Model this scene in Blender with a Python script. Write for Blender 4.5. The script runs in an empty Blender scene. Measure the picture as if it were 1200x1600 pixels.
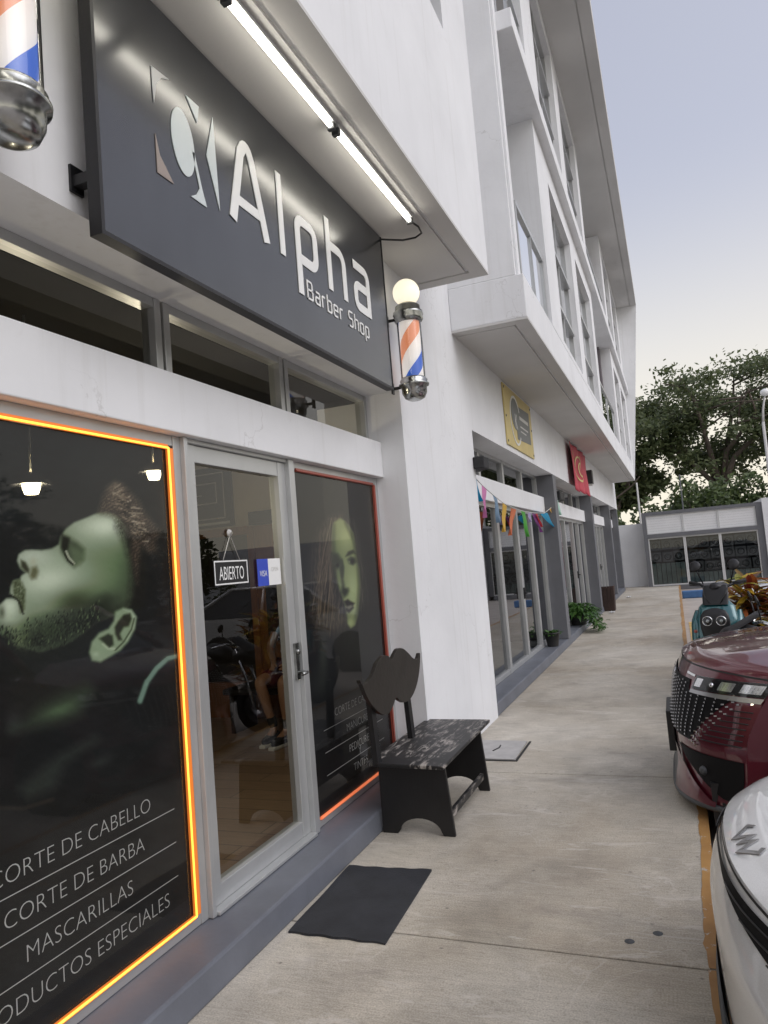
import bpy, bmesh, math, random
import numpy as np
from mathutils import Vector, Matrix
R = math.radians
random.seed(7)
rng = np.random.default_rng(11)
S = bpy.context.scene
COL = S.collection

# ------------------------------------------------------------------ camera
F_PX, H = 1130.0, 1.65
def _axes():
    Y = np.array([1055 - 600, 846 - 800, F_PX], float); Y /= np.linalg.norm(Y)
    p = np.array([45, 70, F_PX], float)
    n = np.cross(p, np.array([-.085, -1, 0.]))
    Z = np.cross(n, Y); Z /= np.linalg.norm(Z)
    if Z[1] > 0: Z = -Z
    return np.array([np.cross(Y, Z), Y, Z])
M3 = _axes()
cam = bpy.data.cameras.new('camera'); cam_o = bpy.data.objects.new('camera', cam); COL.objects.link(cam_o)
cam.sensor_fit = 'VERTICAL'; cam.sensor_height = 36.0; cam.lens = F_PX / 1600 * 36
cam.clip_end = 2000; cam.clip_start = .05
_r = M3 @ np.array([1, 0, 0.]); _u = M3 @ np.array([0, -1, 0.]); _b = M3 @ np.array([0, 0, -1.])
cam_o.matrix_world = Matrix(((_r[0], _u[0], _b[0], 0), (_r[1], _u[1], _b[1], 0), (_r[2], _u[2], _b[2], H), (0, 0, 0, 1)))
S.camera = cam_o
def photo_xy(X, Y, Z):           # where a world point stands in the photograph (used to lay out the two window prints)
    P = np.stack([X, Y, Z - H])
    c = M3.T @ P
    return 600 + F_PX * c[0] / c[2], 800 + F_PX * c[1] / c[2]

# ------------------------------------------------------------------ light
SUN_EL, SUN_AZ = 44.0, 104.0       # azimuth from +Y towards +X
W = bpy.data.worlds.new('World'); S.world = W; W.use_nodes = True
nt = W.node_tree; nt.nodes.clear()
sky = nt.nodes.new('ShaderNodeTexSky'); sky.sky_type = 'NISHITA'; sky.sun_disc = False
sky.sun_elevation = R(SUN_EL); sky.sun_rotation = R(SUN_AZ); sky.air_density = 1.0; sky.dust_density = 4.0; sky.ozone_density = 2.0
gm = nt.nodes.new('ShaderNodeGamma'); gm.inputs[1].default_value = .5
hs = nt.nodes.new('ShaderNodeHueSaturation'); hs.inputs['Saturation'].default_value = .56; hs.inputs['Value'].default_value = 1.22
bg = nt.nodes.new('ShaderNodeBackground'); bg.inputs[1].default_value = .15
wo = nt.nodes.new('ShaderNodeOutputWorld')
nt.links.new(sky.outputs[0], gm.inputs[0]); nt.links.new(gm.outputs[0], hs.inputs['Color']); tint = nt.nodes.new('ShaderNodeMix'); tint.data_type = 'RGBA'; tint.blend_type = 'MULTIPLY'; tint.inputs[0].default_value = 1; tint.inputs[7].default_value = (1.01, .98, 1.045, 1)
nt.links.new(hs.outputs[0], tint.inputs[6]); 
tc = nt.nodes.new('ShaderNodeTexCoord'); sx = nt.nodes.new('ShaderNodeSeparateXYZ'); nt.links.new(tc.outputs['Generated'], sx.inputs[0])
mr = nt.nodes.new('ShaderNodeMapRange'); mr.interpolation_type = 'SMOOTHSTEP'; mr.inputs[1].default_value = .02; mr.inputs[2].default_value = .48; mr.inputs[3].default_value = .85; mr.inputs[4].default_value = 0
nt.links.new(sx.outputs[2], mr.inputs[0])
glow = nt.nodes.new('ShaderNodeMix'); glow.data_type = 'RGBA'; glow.inputs[7].default_value = (3.6, 3.35, 2.75, 1)     # pale evening glow low in the sky
nt.links.new(mr.outputs[0], glow.inputs[0]); nt.links.new(tint.outputs[2], glow.inputs[6]); nt.links.new(glow.outputs[2], bg.inputs[0]); nt.links.new(bg.outputs[0], wo.inputs[0])
sl = bpy.data.lights.new('sun', 'SUN'); sl.energy = .52; sl.angle = R(55); sl.color = (.965, .98, 1)
so = bpy.data.objects.new('sun', sl); COL.objects.link(so)
_d = Vector((math.sin(R(SUN_AZ)) * math.cos(R(SUN_EL)), math.cos(R(SUN_AZ)) * math.cos(R(SUN_EL)), math.sin(R(SUN_EL))))
so.rotation_euler = _d.to_track_quat('Z', 'Y').to_euler()
S.view_settings.view_transform = 'Standard'; S.view_settings.look = 'None'
S.view_settings.exposure = 1.04; S.view_settings.gamma = 1.0
S.cycles.max_bounces = 10; S.cycles.transparent_max_bounces = 16; S.cycles.use_denoising = True
S.cycles.sample_clamp_indirect = 6

# ------------------------------------------------------------------ materials
def srgb(r, g, b): return tuple(((c / 255) / 12.92 if c / 255 <= .04045 else ((c / 255 + .055) / 1.055) ** 2.4) for c in (r, g, b))
def newmat(name):
    m = bpy.data.materials.new(name); m.use_nodes = True
    n = m.node_tree; n.nodes.clear()
    o = n.nodes.new('ShaderNodeOutputMaterial'); p = n.nodes.new('ShaderNodeBsdfPrincipled')
    n.links.new(p.outputs[0], o.inputs[0])
    return m, n, p, o
def coords(n, scale=(1, 1, 1), kind='Object'):
    # object coordinates: every mesh keeps them with the object when it is moved
    t = n.nodes.new('ShaderNodeTexCoord'); mp = n.nodes.new('ShaderNodeMapping'); mp.inputs['Scale'].default_value = scale
    n.links.new(t.outputs[kind], mp.inputs[0]); return mp.outputs[0]
def noise(n, vec, scale, detail=4, rough=.55, dist=0):
    t = n.nodes.new('ShaderNodeTexNoise'); t.inputs['Scale'].default_value = scale; t.inputs['Detail'].default_value = detail
    t.inputs['Roughness'].default_value = rough; t.inputs['Distortion'].default_value = dist
    n.links.new(vec, t.inputs['Vector']); return t.outputs[0]
def ramp(n, fac, stops):
    r = n.nodes.new('ShaderNodeValToRGB'); e = r.color_ramp.elements
    while len(e) < len(stops): e.new(.5)
    for el, (p, c) in zip(e, stops):
        el.position = p; el.color = (c, c, c, 1) if isinstance(c, (int, float)) else (*c, 1)
    n.links.new(fac, r.inputs[0]); return r.outputs[0]
def mix(n, fac, a, b, mode='MIX'):
    x = n.nodes.new('ShaderNodeMix'); x.data_type = 'RGBA'; x.blend_type = mode
    for s, v in ((x.inputs[0], fac), (x.inputs[6], a), (x.inputs[7], b)):
        if isinstance(v, (int, float)): s.default_value = v
        elif isinstance(v, tuple): s.default_value = (*v, 1)
        else: n.links.new(v, s)
    return x.outputs[2]
def bump(n, p, h, strength=.2, dist=.01):
    b = n.nodes.new('ShaderNodeBump'); b.inputs['Strength'].default_value = strength; b.inputs['Distance'].default_value = dist
    n.links.new(h, b.inputs['Height']); n.links.new(b.outputs[0], p.inputs['Normal'])
def paint(name, col, rough=.6, metal=0., var=.12, scale=3., bmp=.1, bscale=60., spec=.5, coat=0., streak=None, stains=0.):
    m, n, p, o = newmat(name)
    v = coords(n, (1, 1, 1)); a = noise(n, v, scale, 5)
    f = ramp(n, a, ((.3, 1 - var), (.7, 1 + var * .4)))
    c = mix(n, 1.0, tuple(col), f, 'MULTIPLY')
    if streak:
        s = noise(n, coords(n, streak), 6, 4); c = mix(n, .6, c, mix(n, 1., c, ramp(n, s, ((.35, .72), (.65, 1.08))), 'MULTIPLY'))
    if stains:
        s = noise(n, v, 1.3, 8, .7, .6); c = mix(n, ramp(n, s, ((.56, 0.), (.72, stains))), c, tuple(x * .55 for x in col))
    n.links.new(c, p.inputs['Base Color'])
    p.inputs['Roughness'].default_value = rough; p.inputs['Metallic'].default_value = metal
    p.inputs['Specular IOR Level'].default_value = spec
    if coat: p.inputs['Coat Weight'].default_value = coat; p.inputs['Coat Roughness'].default_value = .03
    if bmp: bump(n, p, noise(n, v, bscale, 3), bmp, .004)
    return m
def glass(name, tint=(.8, .84, .84), boost=1.7, rough=0., ior=1.5):
    m, n, p, o = newmat(name); n.nodes.remove(p)
    t = n.nodes.new('ShaderNodeBsdfTransparent'); t.inputs[0].default_value = (*tint, 1)
    g = n.nodes.new('ShaderNodeBsdfGlossy'); g.inputs['Roughness'].default_value = rough; g.inputs[0].default_value = (.97, .98, 1, 1)
    fr = n.nodes.new('ShaderNodeFresnel'); fr.inputs[0].default_value = ior
    ml = n.nodes.new('ShaderNodeMath'); ml.operation = 'MULTIPLY'; ml.use_clamp = True; ml.inputs[1].default_value = boost
    mx = n.nodes.new('ShaderNodeMixShader')
    n.links.new(fr.outputs[0], ml.inputs[0]); n.links.new(ml.outputs[0], mx.inputs[0]); n.links.new(t.outputs[0], mx.inputs[1]); n.links.new(g.outputs[0], mx.inputs[2])
    n.links.new(mx.outputs[0], o.inputs[0]); return m
def emit(name, col, strength):
    m, n, p, o = newmat(name); p.inputs['Base Color'].default_value = (*col, 1)
    p.inputs['Emission Color'].default_value = (*col, 1); p.inputs['Emission Strength'].default_value = strength
    p.inputs['Roughness'].default_value = .3; return m

M = {}
def wall_mat():
    m, n, p, o = newmat('wall_paint'); v = coords(n)
    c = mix(n, 1., (.79, .80, .815), ramp(n, noise(n, v, .9, 6, .6, .3), ((.3, .90), (.7, 1.03))), 'MULTIPLY')
    st = noise(n, coords(n, (5, 5, .22)), 2.2, 5, .6, .2)                                   # faint rain streaks
    c = mix(n, ramp(n, st, ((.56, 0.), (.74, .22))), c, (.50, .49, .46))
    gr = noise(n, v, 2.2, 9, .75, .8); c = mix(n, ramp(n, gr, ((.60, 0.), (.74, .22))), c, (.45, .43, .40))   # patched, dirty paint
    vo = n.nodes.new('ShaderNodeTexVoronoi'); vo.feature = 'DISTANCE_TO_EDGE'; vo.inputs['Scale'].default_value = .55
    wv = n.nodes.new('ShaderNodeVectorMath'); wv.operation = 'ADD'; ns = n.nodes.new('ShaderNodeTexNoise'); ns.inputs['Scale'].default_value = 3; ns.inputs['Detail'].default_value = 6
    n.links.new(v, ns.inputs['Vector']); n.links.new(v, wv.inputs[0]); n.links.new(ns.outputs['Color'], wv.inputs[1]); n.links.new(wv.outputs[0], vo.inputs['Vector'])
    cr = n.nodes.new('ShaderNodeMath'); cr.operation = 'MULTIPLY'; n.links.new(ramp(n, vo.outputs[0], ((.0, .35), (.0025, 0.))), cr.inputs[0]); n.links.new(ramp(n, noise(n, v, .7, 2), ((.52, 0.), (.6, 1.))), cr.inputs[1])
    c = mix(n, cr.outputs[0], c, (.33, .32, .30))
    n.links.new(c, p.inputs['Base Color']); p.inputs['Roughness'].default_value = .75
    bump(n, p, mix(n, .4, noise(n, v, 30, 4), noise(n, v, 4, 3)), .3, .006); return m
M['wall'] = wall_mat()
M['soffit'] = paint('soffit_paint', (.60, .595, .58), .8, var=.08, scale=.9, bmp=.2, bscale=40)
M['greypaint'] = paint('grey_paint', (.155, .16, .175), .55, var=.12, scale=2, bmp=.2, bscale=40, stains=.3)
M['plinth'] = paint('plinth_paint', (.135, .145, .17), .5, var=.18, scale=3, bmp=.2, bscale=30, stains=.5)
M['brownpaint'] = paint('brown_paint', (.16, .14, .155), .6, var=.1)
M['alu'] = paint('aluminium', (.52, .53, .53), .38, metal=.55, var=.08, scale=4, bmp=.03)
M['whitealu'] = paint('white_aluminium', (.66, .67, .67), .4, metal=.1, var=.05, bmp=0)
M['gasket'] = paint('black_gasket', (.02, .02, .02), .6, bmp=0)
M['glass'] = glass('shop_glass', (.78, .82, .82), 1.25)
M['upglass'] = glass('upper_glass', (.25, .29, .29), 2.4)
M['filmglass'] = glass('laminated_glass', (.93, .94, .94), .62, .03)
M['railglass'] = glass('rail_glass', (.7, .78, .76), 2.2)
M['signface'] = paint('sign_face', (.026, .029, .035), .20, metal=.0, var=.3, scale=2.5, bmp=.02, bscale=9, spec=1.0, streak=(1, 1, .3))
M['blackmetal'] = paint('black_metal', (.018, .018, .02), .45, metal=.3, bmp=.1)
M['letter'] = paint('white_vinyl', (.82, .83, .82), .3, var=.04, bmp=0)
M['letterdim'] = paint('grey_vinyl', (.60, .60, .58), .45, var=.05, bmp=0)
M['logogrey'] = paint('logo_grey', (.42, .43, .43), .3, var=.05, bmp=0)
M['logotan'] = paint('logo_tan', (.30, .25, .22), .35, var=.05, bmp=0)
M['logoblue'] = paint('logo_pale', (.60, .66, .66), .3, var=.05, bmp=0)
M['chrome'] = paint('chrome', (.75, .76, .77), .12, metal=1., var=.1, bmp=.05, bscale=20)
M['oldchrome'] = paint('worn_chrome', (.42, .43, .42), .22, metal=1., var=.45, scale=14, bmp=.1, bscale=40, stains=.6)
M['led'] = emit('led_tube', (1, .95, .84), 5.5)
M['globe'] = emit('globe_glow', (1, .92, .72), .38)
M['neon'] = emit('neon_orange', (1, .42, .05), 1.35)
M['neonbed'] = emit('neon_channel_lit', (.75, .20, .03), .16)
M['neonred'] = paint('neon_off_red', (.34, .075, .05), .35, var=.15, bmp=0)
M['neonredlit'] = emit('neon_red_orange', (.8, .2, .08), .28)
M['cable'] = paint('cable', (.02, .02, .02), .5, bmp=0)
M['rubber'] = paint('rubber', (.022, .022, .024), .75, var=.3, scale=8, bmp=.2)
M['mat'] = paint('mat_rubber', (.028, .03, .036), .8, var=.35, scale=5, bmp=.6, bscale=220, streak=(3, 40, 1))
M['red'] = paint('red_cloth', (.50, .05, .08), .6, var=.2, scale=5)
M['gold'] = paint('gold_vinyl', (.62, .5, .2), .45, var=.15, scale=2, bmp=.05)
M['signgrey'] = paint('sign_grey', (.16, .17, .17), .5, var=.1)
M['concrete2'] = paint('lid_concrete', (.40, .39, .38), .85, var=.15, scale=9, bmp=.3, stains=.3)
M['asphalt'] = paint('road_concrete', (.42, .385, .35), .9, var=.2, scale=2, bmp=.3, bscale=50, stains=.3)
M['blue'] = paint('blue_kerb_paint', (.06, .16, .36), .6, var=.25, scale=6)
M['yellowroad'] = paint('yellow_line_paint', (.58, .40, .13), .7, var=.3, scale=5)
M['blackpl'] = paint('black_plastic', (.014, .014, .016), .4, var=.2, bmp=.05)
M['bark'] = paint('bark', (.13, .105, .085), .9, var=.4, scale=4, bmp=.8, bscale=14)
M['polepaint'] = paint('pale_pole', (.55, .54, .52), .6)
M['terracotta'] = paint('pot', (.03, .03, .03), .6)
M['soil'] = paint('soil', (.05, .035, .025), .95, bmp=.6)
M['skin'] = paint('skin', (.36, .2, .13), .5, var=.1, bmp=0)
M['darkcloth'] = paint('dark_cloth', (.02, .02, .024), .85, var=.2)
M['shorts'] = paint('maroon_cloth', (.10, .015, .025), .8, var=.2)
M['wood'] = paint('cabinet_wood', (.26, .11, .045), .45, var=.25, scale=2, streak=(14, 14, 1))
M['boxgrey'] = paint('speaker_box_grey', (.13, .135, .14), .6, var=.2)
M['shutterwhite'] = paint('white_shutter', (.90, .91, .92), .4, var=.04, bmp=.05)
M['planterwood'] = paint('dark_planter_wood', (.05, .028, .022), .7, var=.3, scale=5, streak=(10, 10, 1))
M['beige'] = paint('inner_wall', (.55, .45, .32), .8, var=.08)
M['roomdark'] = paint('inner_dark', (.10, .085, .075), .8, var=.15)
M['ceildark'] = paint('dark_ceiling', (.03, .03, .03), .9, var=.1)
M['lampglow'] = emit('lamp_glow', (1, .86, .55), 40)
M['white'] = paint('white_paint', (.78, .79, .80), .5, var=.06, bmp=.05)

def walkway_mat():
    m, n, p, o = newmat('walkway_concrete')
    v = coords(n)
    big = noise(n, v, .55, 6, .6, .4); mid = noise(n, v, 2.6, 7, .65, .3)
    brush = noise(n, coords(n, (3.0, 46, 3)), 3.5, 4, .6, .35)
    fine = noise(n, v, 140, 2, .6)
    c = ramp(n, big, ((.26, (.29, .24, .18)), (.42, (.41, .368, .30)), (.58, (.49, .455, .39)), (.76, (.58, .545, .48))))
    c = mix(n, .75, c, mix(n, 1., c, ramp(n, mid, ((.3, .70), (.5, 1.), (.72, 1.22))), 'MULTIPLY'))
    c = mix(n, .8, c, mix(n, 1., c, ramp(n, brush, ((.3, .80), (.55, 1.03), (.75, 1.15))), 'MULTIPLY'))
    c = mix(n, .55, c, mix(n, 1., c, ramp(n, fine, ((.35, .62), (.65, 1.25))), 'MULTIPLY'))
    grit = noise(n, v, 34, 4, .7); c = mix(n, ramp(n, grit, ((.58, 0.), (.70, .45))), c, (.20, .175, .145))
    # reddish soil stain along the building side, fading to the kerb (dirt washed from the plinth)
    sx = n.nodes.new('ShaderNodeSeparateXYZ'); n.links.new(v, sx.inputs[0])
    mr = n.nodes.new('ShaderNodeMapRange'); mr.inputs[1].default_value = -1.9; mr.inputs[2].default_value = -.5; mr.inputs[3].default_value = 1; mr.inputs[4].default_value = 0
    n.links.new(sx.outputs[0], mr.inputs[0])
    st = n.nodes.new('ShaderNodeMath'); st.operation = 'MULTIPLY'; n.links.new(mr.outputs[0], st.inputs[0]); n.links.new(ramp(n, noise(n, v, 1.1, 5, .6, .5), ((.36, 0.), (.58, .85))), st.inputs[1])
    c = mix(n, st.outputs[0], c, (.27, .185, .12))
    cn = noise(n, v, 1.15, 3, .5, 1.6); ln = n.nodes.new('ShaderNodeMath'); ln.operation = 'MULTIPLY'        # pale scratches
    n.links.new(ramp(n, cn, ((.491, 0.), (.4985, .28), (.506, 0.))), ln.inputs[0]); n.links.new(ramp(n, noise(n, v, 1.6, 3), ((.48, 0.), (.60, 1.))), ln.inputs[1])
    c = mix(n, ln.outputs[0], c, (.68, .65, .60))
    # scattered dark specks and pale mortar smears
    vo = n.nodes.new('ShaderNodeTexVoronoi'); vo.inputs['Scale'].default_value = 5.5; n.links.new(coords(n, (1, 1.3, 1)), vo.inputs['Vector'])
    c = mix(n, ramp(n, vo.outputs[0], ((.03, .75), (.07, 0.))), c, (.12, .11, .10))
    sm = noise(n, coords(n, (.8, 3.2, 1)), 1.6, 8, .75, 1.4)
    c = mix(n, ramp(n, sm, ((.58, 0.), (.64, .5), (.69, 0.))), c, (.62, .59, .54))
    dk = noise(n, coords(n, (1.2, 2.0, 1), ), .9, 9, .78, .6)
    c = mix(n, ramp(n, dk, ((.54, 0.), (.70, .55))), c, (.22, .20, .18))
    n.links.new(c, p.inputs['Base Color']); p.inputs['Roughness'].default_value = .72
    r = ramp(n, mid, ((.3, .58), (.7, .82))); n.links.new(r, p.inputs['Roughness'])
    bump(n, p, mix(n, .5, brush, fine), .45, .005); return m
M['walk'] = walkway_mat()
def kerb_mat():
    m, n, p, o = newmat('kerb_ochre'); v = coords(n)
    c = ramp(n, noise(n, v, 3, 5), ((.3, (.30, .15, .045)), (.7, (.44, .25, .085))))
    chip = noise(n, v, 16, 6, .7, .5)
    c = mix(n, ramp(n, chip, ((.60, 0.), (.63, 1.))), c, (.42, .38, .33))
    n.links.new(c, p.inputs['Base Color']); p.inputs['Roughness'].default_value = .6; bump(n, p, chip, .3, .004); return m
M['kerb'] = kerb_mat()
def worn_black():
    m, n, p, o = newmat('worn_black_wood'); v = coords(n)
    g = noise(n, coords(n, (15, 2.4, 6)), 2.0, 7, .72, 1.1)
    k = noise(n, v, 4.5, 5, .6, .8)
    f = n.nodes.new('ShaderNodeMath'); f.operation = 'MULTIPLY'
    n.links.new(ramp(n, g, ((.50, 0.), (.60, 1.))), f.inputs[0]); n.links.new(ramp(n, k, ((.43, 0.), (.56, 1.))), f.inputs[1])
    c = mix(n, f.outputs[0], (.013, .0125, .013), (.36, .33, .30))
    n.links.new(c, p.inputs['Base Color']); p.inputs['Roughness'].default_value = .5; bump(n, p, g, .25, .003); return m
M['seatwood'] = worn_black()
M['blackwood'] = paint('black_wood', (.011, .0105, .0115), .42, var=.3, scale=6, bmp=.25, bscale=30, streak=(20, 20, 1.2))
M['backwood'] = paint('black_wood_back', (.022, .018, .015), .4, var=.3, scale=6, bmp=.25, bscale=30)
def plank():
    m, n, p, o = newmat('brown_floor_planks')
    br = n.nodes.new('ShaderNodeTexBrick'); br.inputs['Scale'].default_value = 1; br.inputs['Brick Width'].default_value = 1.2; br.inputs['Row Height'].default_value = .19; br.inputs['Mortar Size'].default_value = .004
    br.inputs['Color1'].default_value = (.30, .205, .135, 1); br.inputs['Color2'].default_value = (.235, .155, .10, 1); br.inputs['Mortar'].default_value = (.09, .06, .04, 1)
    n.links.new(coords(n, (1, 1, 1)), br.inputs['Vector'])
    c = mix(n, .6, br.outputs[0], mix(n, 1., br.outputs[0], ramp(n, noise(n, coords(n, (2, 30, 1)), 3, 5), ((.3, .7), (.7, 1.2))), 'MULTIPLY'))
    n.links.new(c, p.inputs['Base Color']); p.inputs['Roughness'].default_value = .4; return m
M['floor'] = plank()
def vcol_mat(name, transp):
    m, n, p, o = newmat(name)
    a = n.nodes.new('ShaderNodeVertexColor'); a.layer_name = 'print'
    n.links.new(a.outputs[0], p.inputs['Base Color']); p.inputs['Roughness'].default_value = .5; p.inputs['Specular IOR Level'].default_value = .2
    t = n.nodes.new('ShaderNodeBsdfTransparent'); mx = n.nodes.new('ShaderNodeMixShader'); mx.inputs[0].default_value = transp
    n.links.new(p.outputs[0], mx.inputs[1]); n.links.new(t.outputs[0], mx.inputs[2]); n.links.new(mx.outputs[0], o.inputs[0]); return m
M['print'] = vcol_mat('perforated_print', .05)
def carpaint(name, col, metal=.35, rough=.32):
    m, n, p, o = newmat(name)
    f = noise(n, coords(n), 900, 1)
    n.links.new(mix(n, 1., tuple(col), ramp(n, f, ((.35, .85), (.65, 1.15))), 'MULTIPLY'), p.inputs['Base Color'])
    p.inputs['Metallic'].default_value = metal; p.inputs['Roughness'].default_value = rough
    p.inputs['Coat Weight'].default_value = 1.; p.inputs['Coat Roughness'].default_value = .025; p.inputs['Coat IOR'].default_value = 1.75
    bump(n, p, noise(n, coords(n), 7, 2), .03, .004); return m
M['maroon'] = carpaint('maroon_car_paint', (.115, .010, .022))
M['carwhite'] = carpaint('white_car_paint', (.74, .75, .75), 0., .35)
M['carsilver'] = carpaint('silver_car_paint', (.62, .62, .61), .3, .35)
M['teal'] = carpaint('teal_paint', (.008, .11, .125), .3)
M['carglass'] = glass('car_glass', (.10, .12, .12), 1.8)
M['lens'] = glass('lamp_lens', (.93, .95, .96), 1.3)
M['tyre'] = paint('tyre', (.016, .016, .017), .8, var=.2, bmp=.3)
M['rim'] = paint('alloy', (.4, .4, .41), .3, metal=.9, bmp=0)
M['grilleblack'] = paint('matt_black', (.006, .006, .007), .6, var=.2, bmp=0, spec=.2)
M['greyplastic'] = paint('grey_plastic', (.06, .065, .07), .45, bmp=.1)
def leafmat(name, cols, trans=.25):
    m, n, p, o = newmat(name)
    oi = n.nodes.new('ShaderNodeNewGeometry')
    r = n.nodes.new('ShaderNodeValToRGB'); e = r.color_ramp.elements
    while len(e) < len(cols): e.new(.5)
    for i, c in enumerate(cols): e[i].position = i / (len(cols) - 1); e[i].color = (*c, 1)
    n.links.new(oi.outputs['Random Per Island'], r.inputs[0]); n.links.new(r.outputs[0], p.inputs['Base Color'])
    p.inputs['Roughness'].default_value = .5
    tr = n.nodes.new('ShaderNodeBsdfTranslucent'); n.links.new(r.outputs[0], tr.inputs[0])
    mx = n.nodes.new('ShaderNodeMixShader'); mx.inputs[0].default_value = trans
    n.links.new(p.outputs[0], mx.inputs[1]); n.links.new(tr.outputs[0], mx.inputs[2]); n.links.new(mx.outputs[0], o.inputs[0]); return m
M['leaf'] = leafmat('tree_leaf', [(.06, .085, .036), (.10, .13, .052), (.155, .18, .075), (.085, .12, .05)], .45)
M['shrub'] = leafmat('shrub_leaf', [(.05, .075, .028), (.085, .13, .04), (.13, .17, .055)], .35)
M['fern'] = leafmat('fern_leaf', [(.03, .08, .015), (.06, .15, .03), (.1, .2, .045)])
M['croton'] = leafmat('croton_leaf', [(.55, .30, .02), (.48, .36, .03), (.30, .06, .025), (.10, .17, .03), (.60, .42, .05), (.22, .035, .03), (.45, .15, .03)], .3)
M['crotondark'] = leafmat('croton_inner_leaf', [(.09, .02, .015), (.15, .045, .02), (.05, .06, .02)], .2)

# ------------------------------------------------------------------ mesh builder
ORG = {}
class MB:
    def __init__(s): s.v = []; s.f = []; s.m = []; s.sm = []
    def add(s, vs, fs, mi=0, smooth=False):
        b = len(s.v); s.v += [tuple(map(float, v)) for v in vs]
        for f in fs: s.f.append([b + i for i in f]); s.m.append(mi); s.sm.append(smooth)
        return s
    def box(s, x0, x1, y0, y1, z0, z1, mi=0):
        return s.add([(x0, y0, z0), (x1, y0, z0), (x1, y1, z0), (x0, y1, z0), (x0, y0, z1), (x1, y0, z1), (x1, y1, z1), (x0, y1, z1)],
                     [(0, 3, 2, 1), (4, 5, 6, 7), (0, 1, 5, 4), (1, 2, 6, 5), (2, 3, 7, 6), (3, 0, 4, 7)], mi)
    def hexa(s, p, mi=0): return s.add(p, [(0, 3, 2, 1), (4, 5, 6, 7), (0, 1, 5, 4), (1, 2, 6, 5), (2, 3, 7, 6), (3, 0, 4, 7)], mi)
    def prism(s, pts, fn, d0, d1, mi=0):   # pts 2D polygon, fn(a,b,d)->xyz
        n = len(pts); vs = [fn(a, b, d0) for a, b in pts] + [fn(a, b, d1) for a, b in pts]
        fs = [list(range(n))[::-1], list(range(n, 2 * n))] + [(i, (i + 1) % n, n + (i + 1) % n, n + i) for i in range(n)]
        return s.add(vs, fs, mi)
    def grid(s, fn, nu, nv, mi=0, smooth=True, flip=False):
        vs = [fn(i / nu, j / nv) for j in range(nv + 1) for i in range(nu + 1)]
        fs = []
        for j in range(nv):
            for i in range(nu):
                a = j * (nu + 1) + i; q = (a, a + 1, a + nu + 2, a + nu + 1); fs.append(q[::-1] if flip else q)
        return s.add(vs, fs, mi, smooth)
    def tube(s, path, r, seg=8, mi=0, cap=True):
        P = [Vector(p) for p in path]; n = len(P); rr = r if isinstance(r, (list, tuple)) else [r] * n
        vs = []; up = None
        for i in range(n):
            t = (P[min(i + 1, n - 1)] - P[max(i - 1, 0)]).normalized()
            if up is None: up = t.orthogonal().normalized()
            up = (up - t * up.dot(t)); up = up.normalized() if up.length > 1e-6 else t.orthogonal().normalized()
            w = t.cross(up)
            for k in range(seg):
                a = 2 * math.pi * k / seg; vs.append(P[i] + (up * math.cos(a) + w * math.sin(a)) * rr[i])
        fs = [(i * seg + k, i * seg + (k + 1) % seg, (i + 1) * seg + (k + 1) % seg, (i + 1) * seg + k) for i in range(n - 1) for k in range(seg)]
        s.add(vs, fs, mi, True)
        if cap:
            b = len(s.v) - len(vs)
            s.f += [[b + k for k in range(seg)][::-1], [b + (n - 1) * seg + k for k in range(seg)]]; s.m += [mi, mi]; s.sm += [False, False]
        return s
    def lathe(s, prof, c, axis=(0, 0, 1), seg=28, mi=0, smooth=True):   # prof (r,h)
        ax = Vector(axis).normalized(); u = ax.orthogonal().normalized(); w = ax.cross(u); C = Vector(c)
        vs = [C + ax * h + (u * math.cos(2 * math.pi * k / seg) + w * math.sin(2 * math.pi * k / seg)) * r for r, h in prof for k in range(seg)]
        fs = [(i * seg + k, i * seg + (k + 1) % seg, (i + 1) * seg + (k + 1) % seg, (i + 1) * seg + k) for i in range(len(prof) - 1) for k in range(seg)]
        return s.add(vs, fs, mi, smooth)
    def ball(s, c, r, seg=24, mi=0, sz=1.0):
        n = seg // 2
        return s.lathe([(max(1e-4, r * math.sin(math.pi * i / n)), -r * sz * math.cos(math.pi * i / n)) for i in range(n + 1)], c, (0, 0, 1), seg, mi)
    def ribbon(s, pts, w, fn, d0, d1, mi=0, closed=False):   # flat stroke of width w along 2D path
        n = len(pts); L = []; Rr = []
        for i in range(n):
            p = Vector(pts[i])
            a = Vector(pts[i - 1]) if (i > 0 or closed) else None; b = Vector(pts[(i + 1) % n]) if (i < n - 1 or closed) else None
            t1 = (p - a).normalized() if a is not None else None; t2 = (b - p).normalized() if b is not None else None
            if t1 is None: t1 = t2
            if t2 is None: t2 = t1
            n1 = Vector((-t1.y, t1.x)); n2 = Vector((-t2.y, t2.x)); mm = (n1 + n2)
            mm = mm.normalized() if mm.length > 1e-6 else n1
            k = min(2.2, 1 / max(.3, mm.dot(n1)))
            L.append(p + mm * w / 2 * k); Rr.append(p - mm * w / 2 * k)
        vs = [fn(q.x, q.y, d1) for q in L] + [fn(q.x, q.y, d1) for q in Rr] + [fn(q.x, q.y, d0) for q in L] + [fn(q.x, q.y, d0) for q in Rr]
        fs = []
        for i in range(n if closed else n - 1):
            j = (i + 1) % n
            fs += [(i, n + i, n + j, j), (2 * n + i, i, j, 2 * n + j), (n + i, 3 * n + i, 3 * n + j, n + j)]
        return s.add(vs, fs, mi)
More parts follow.
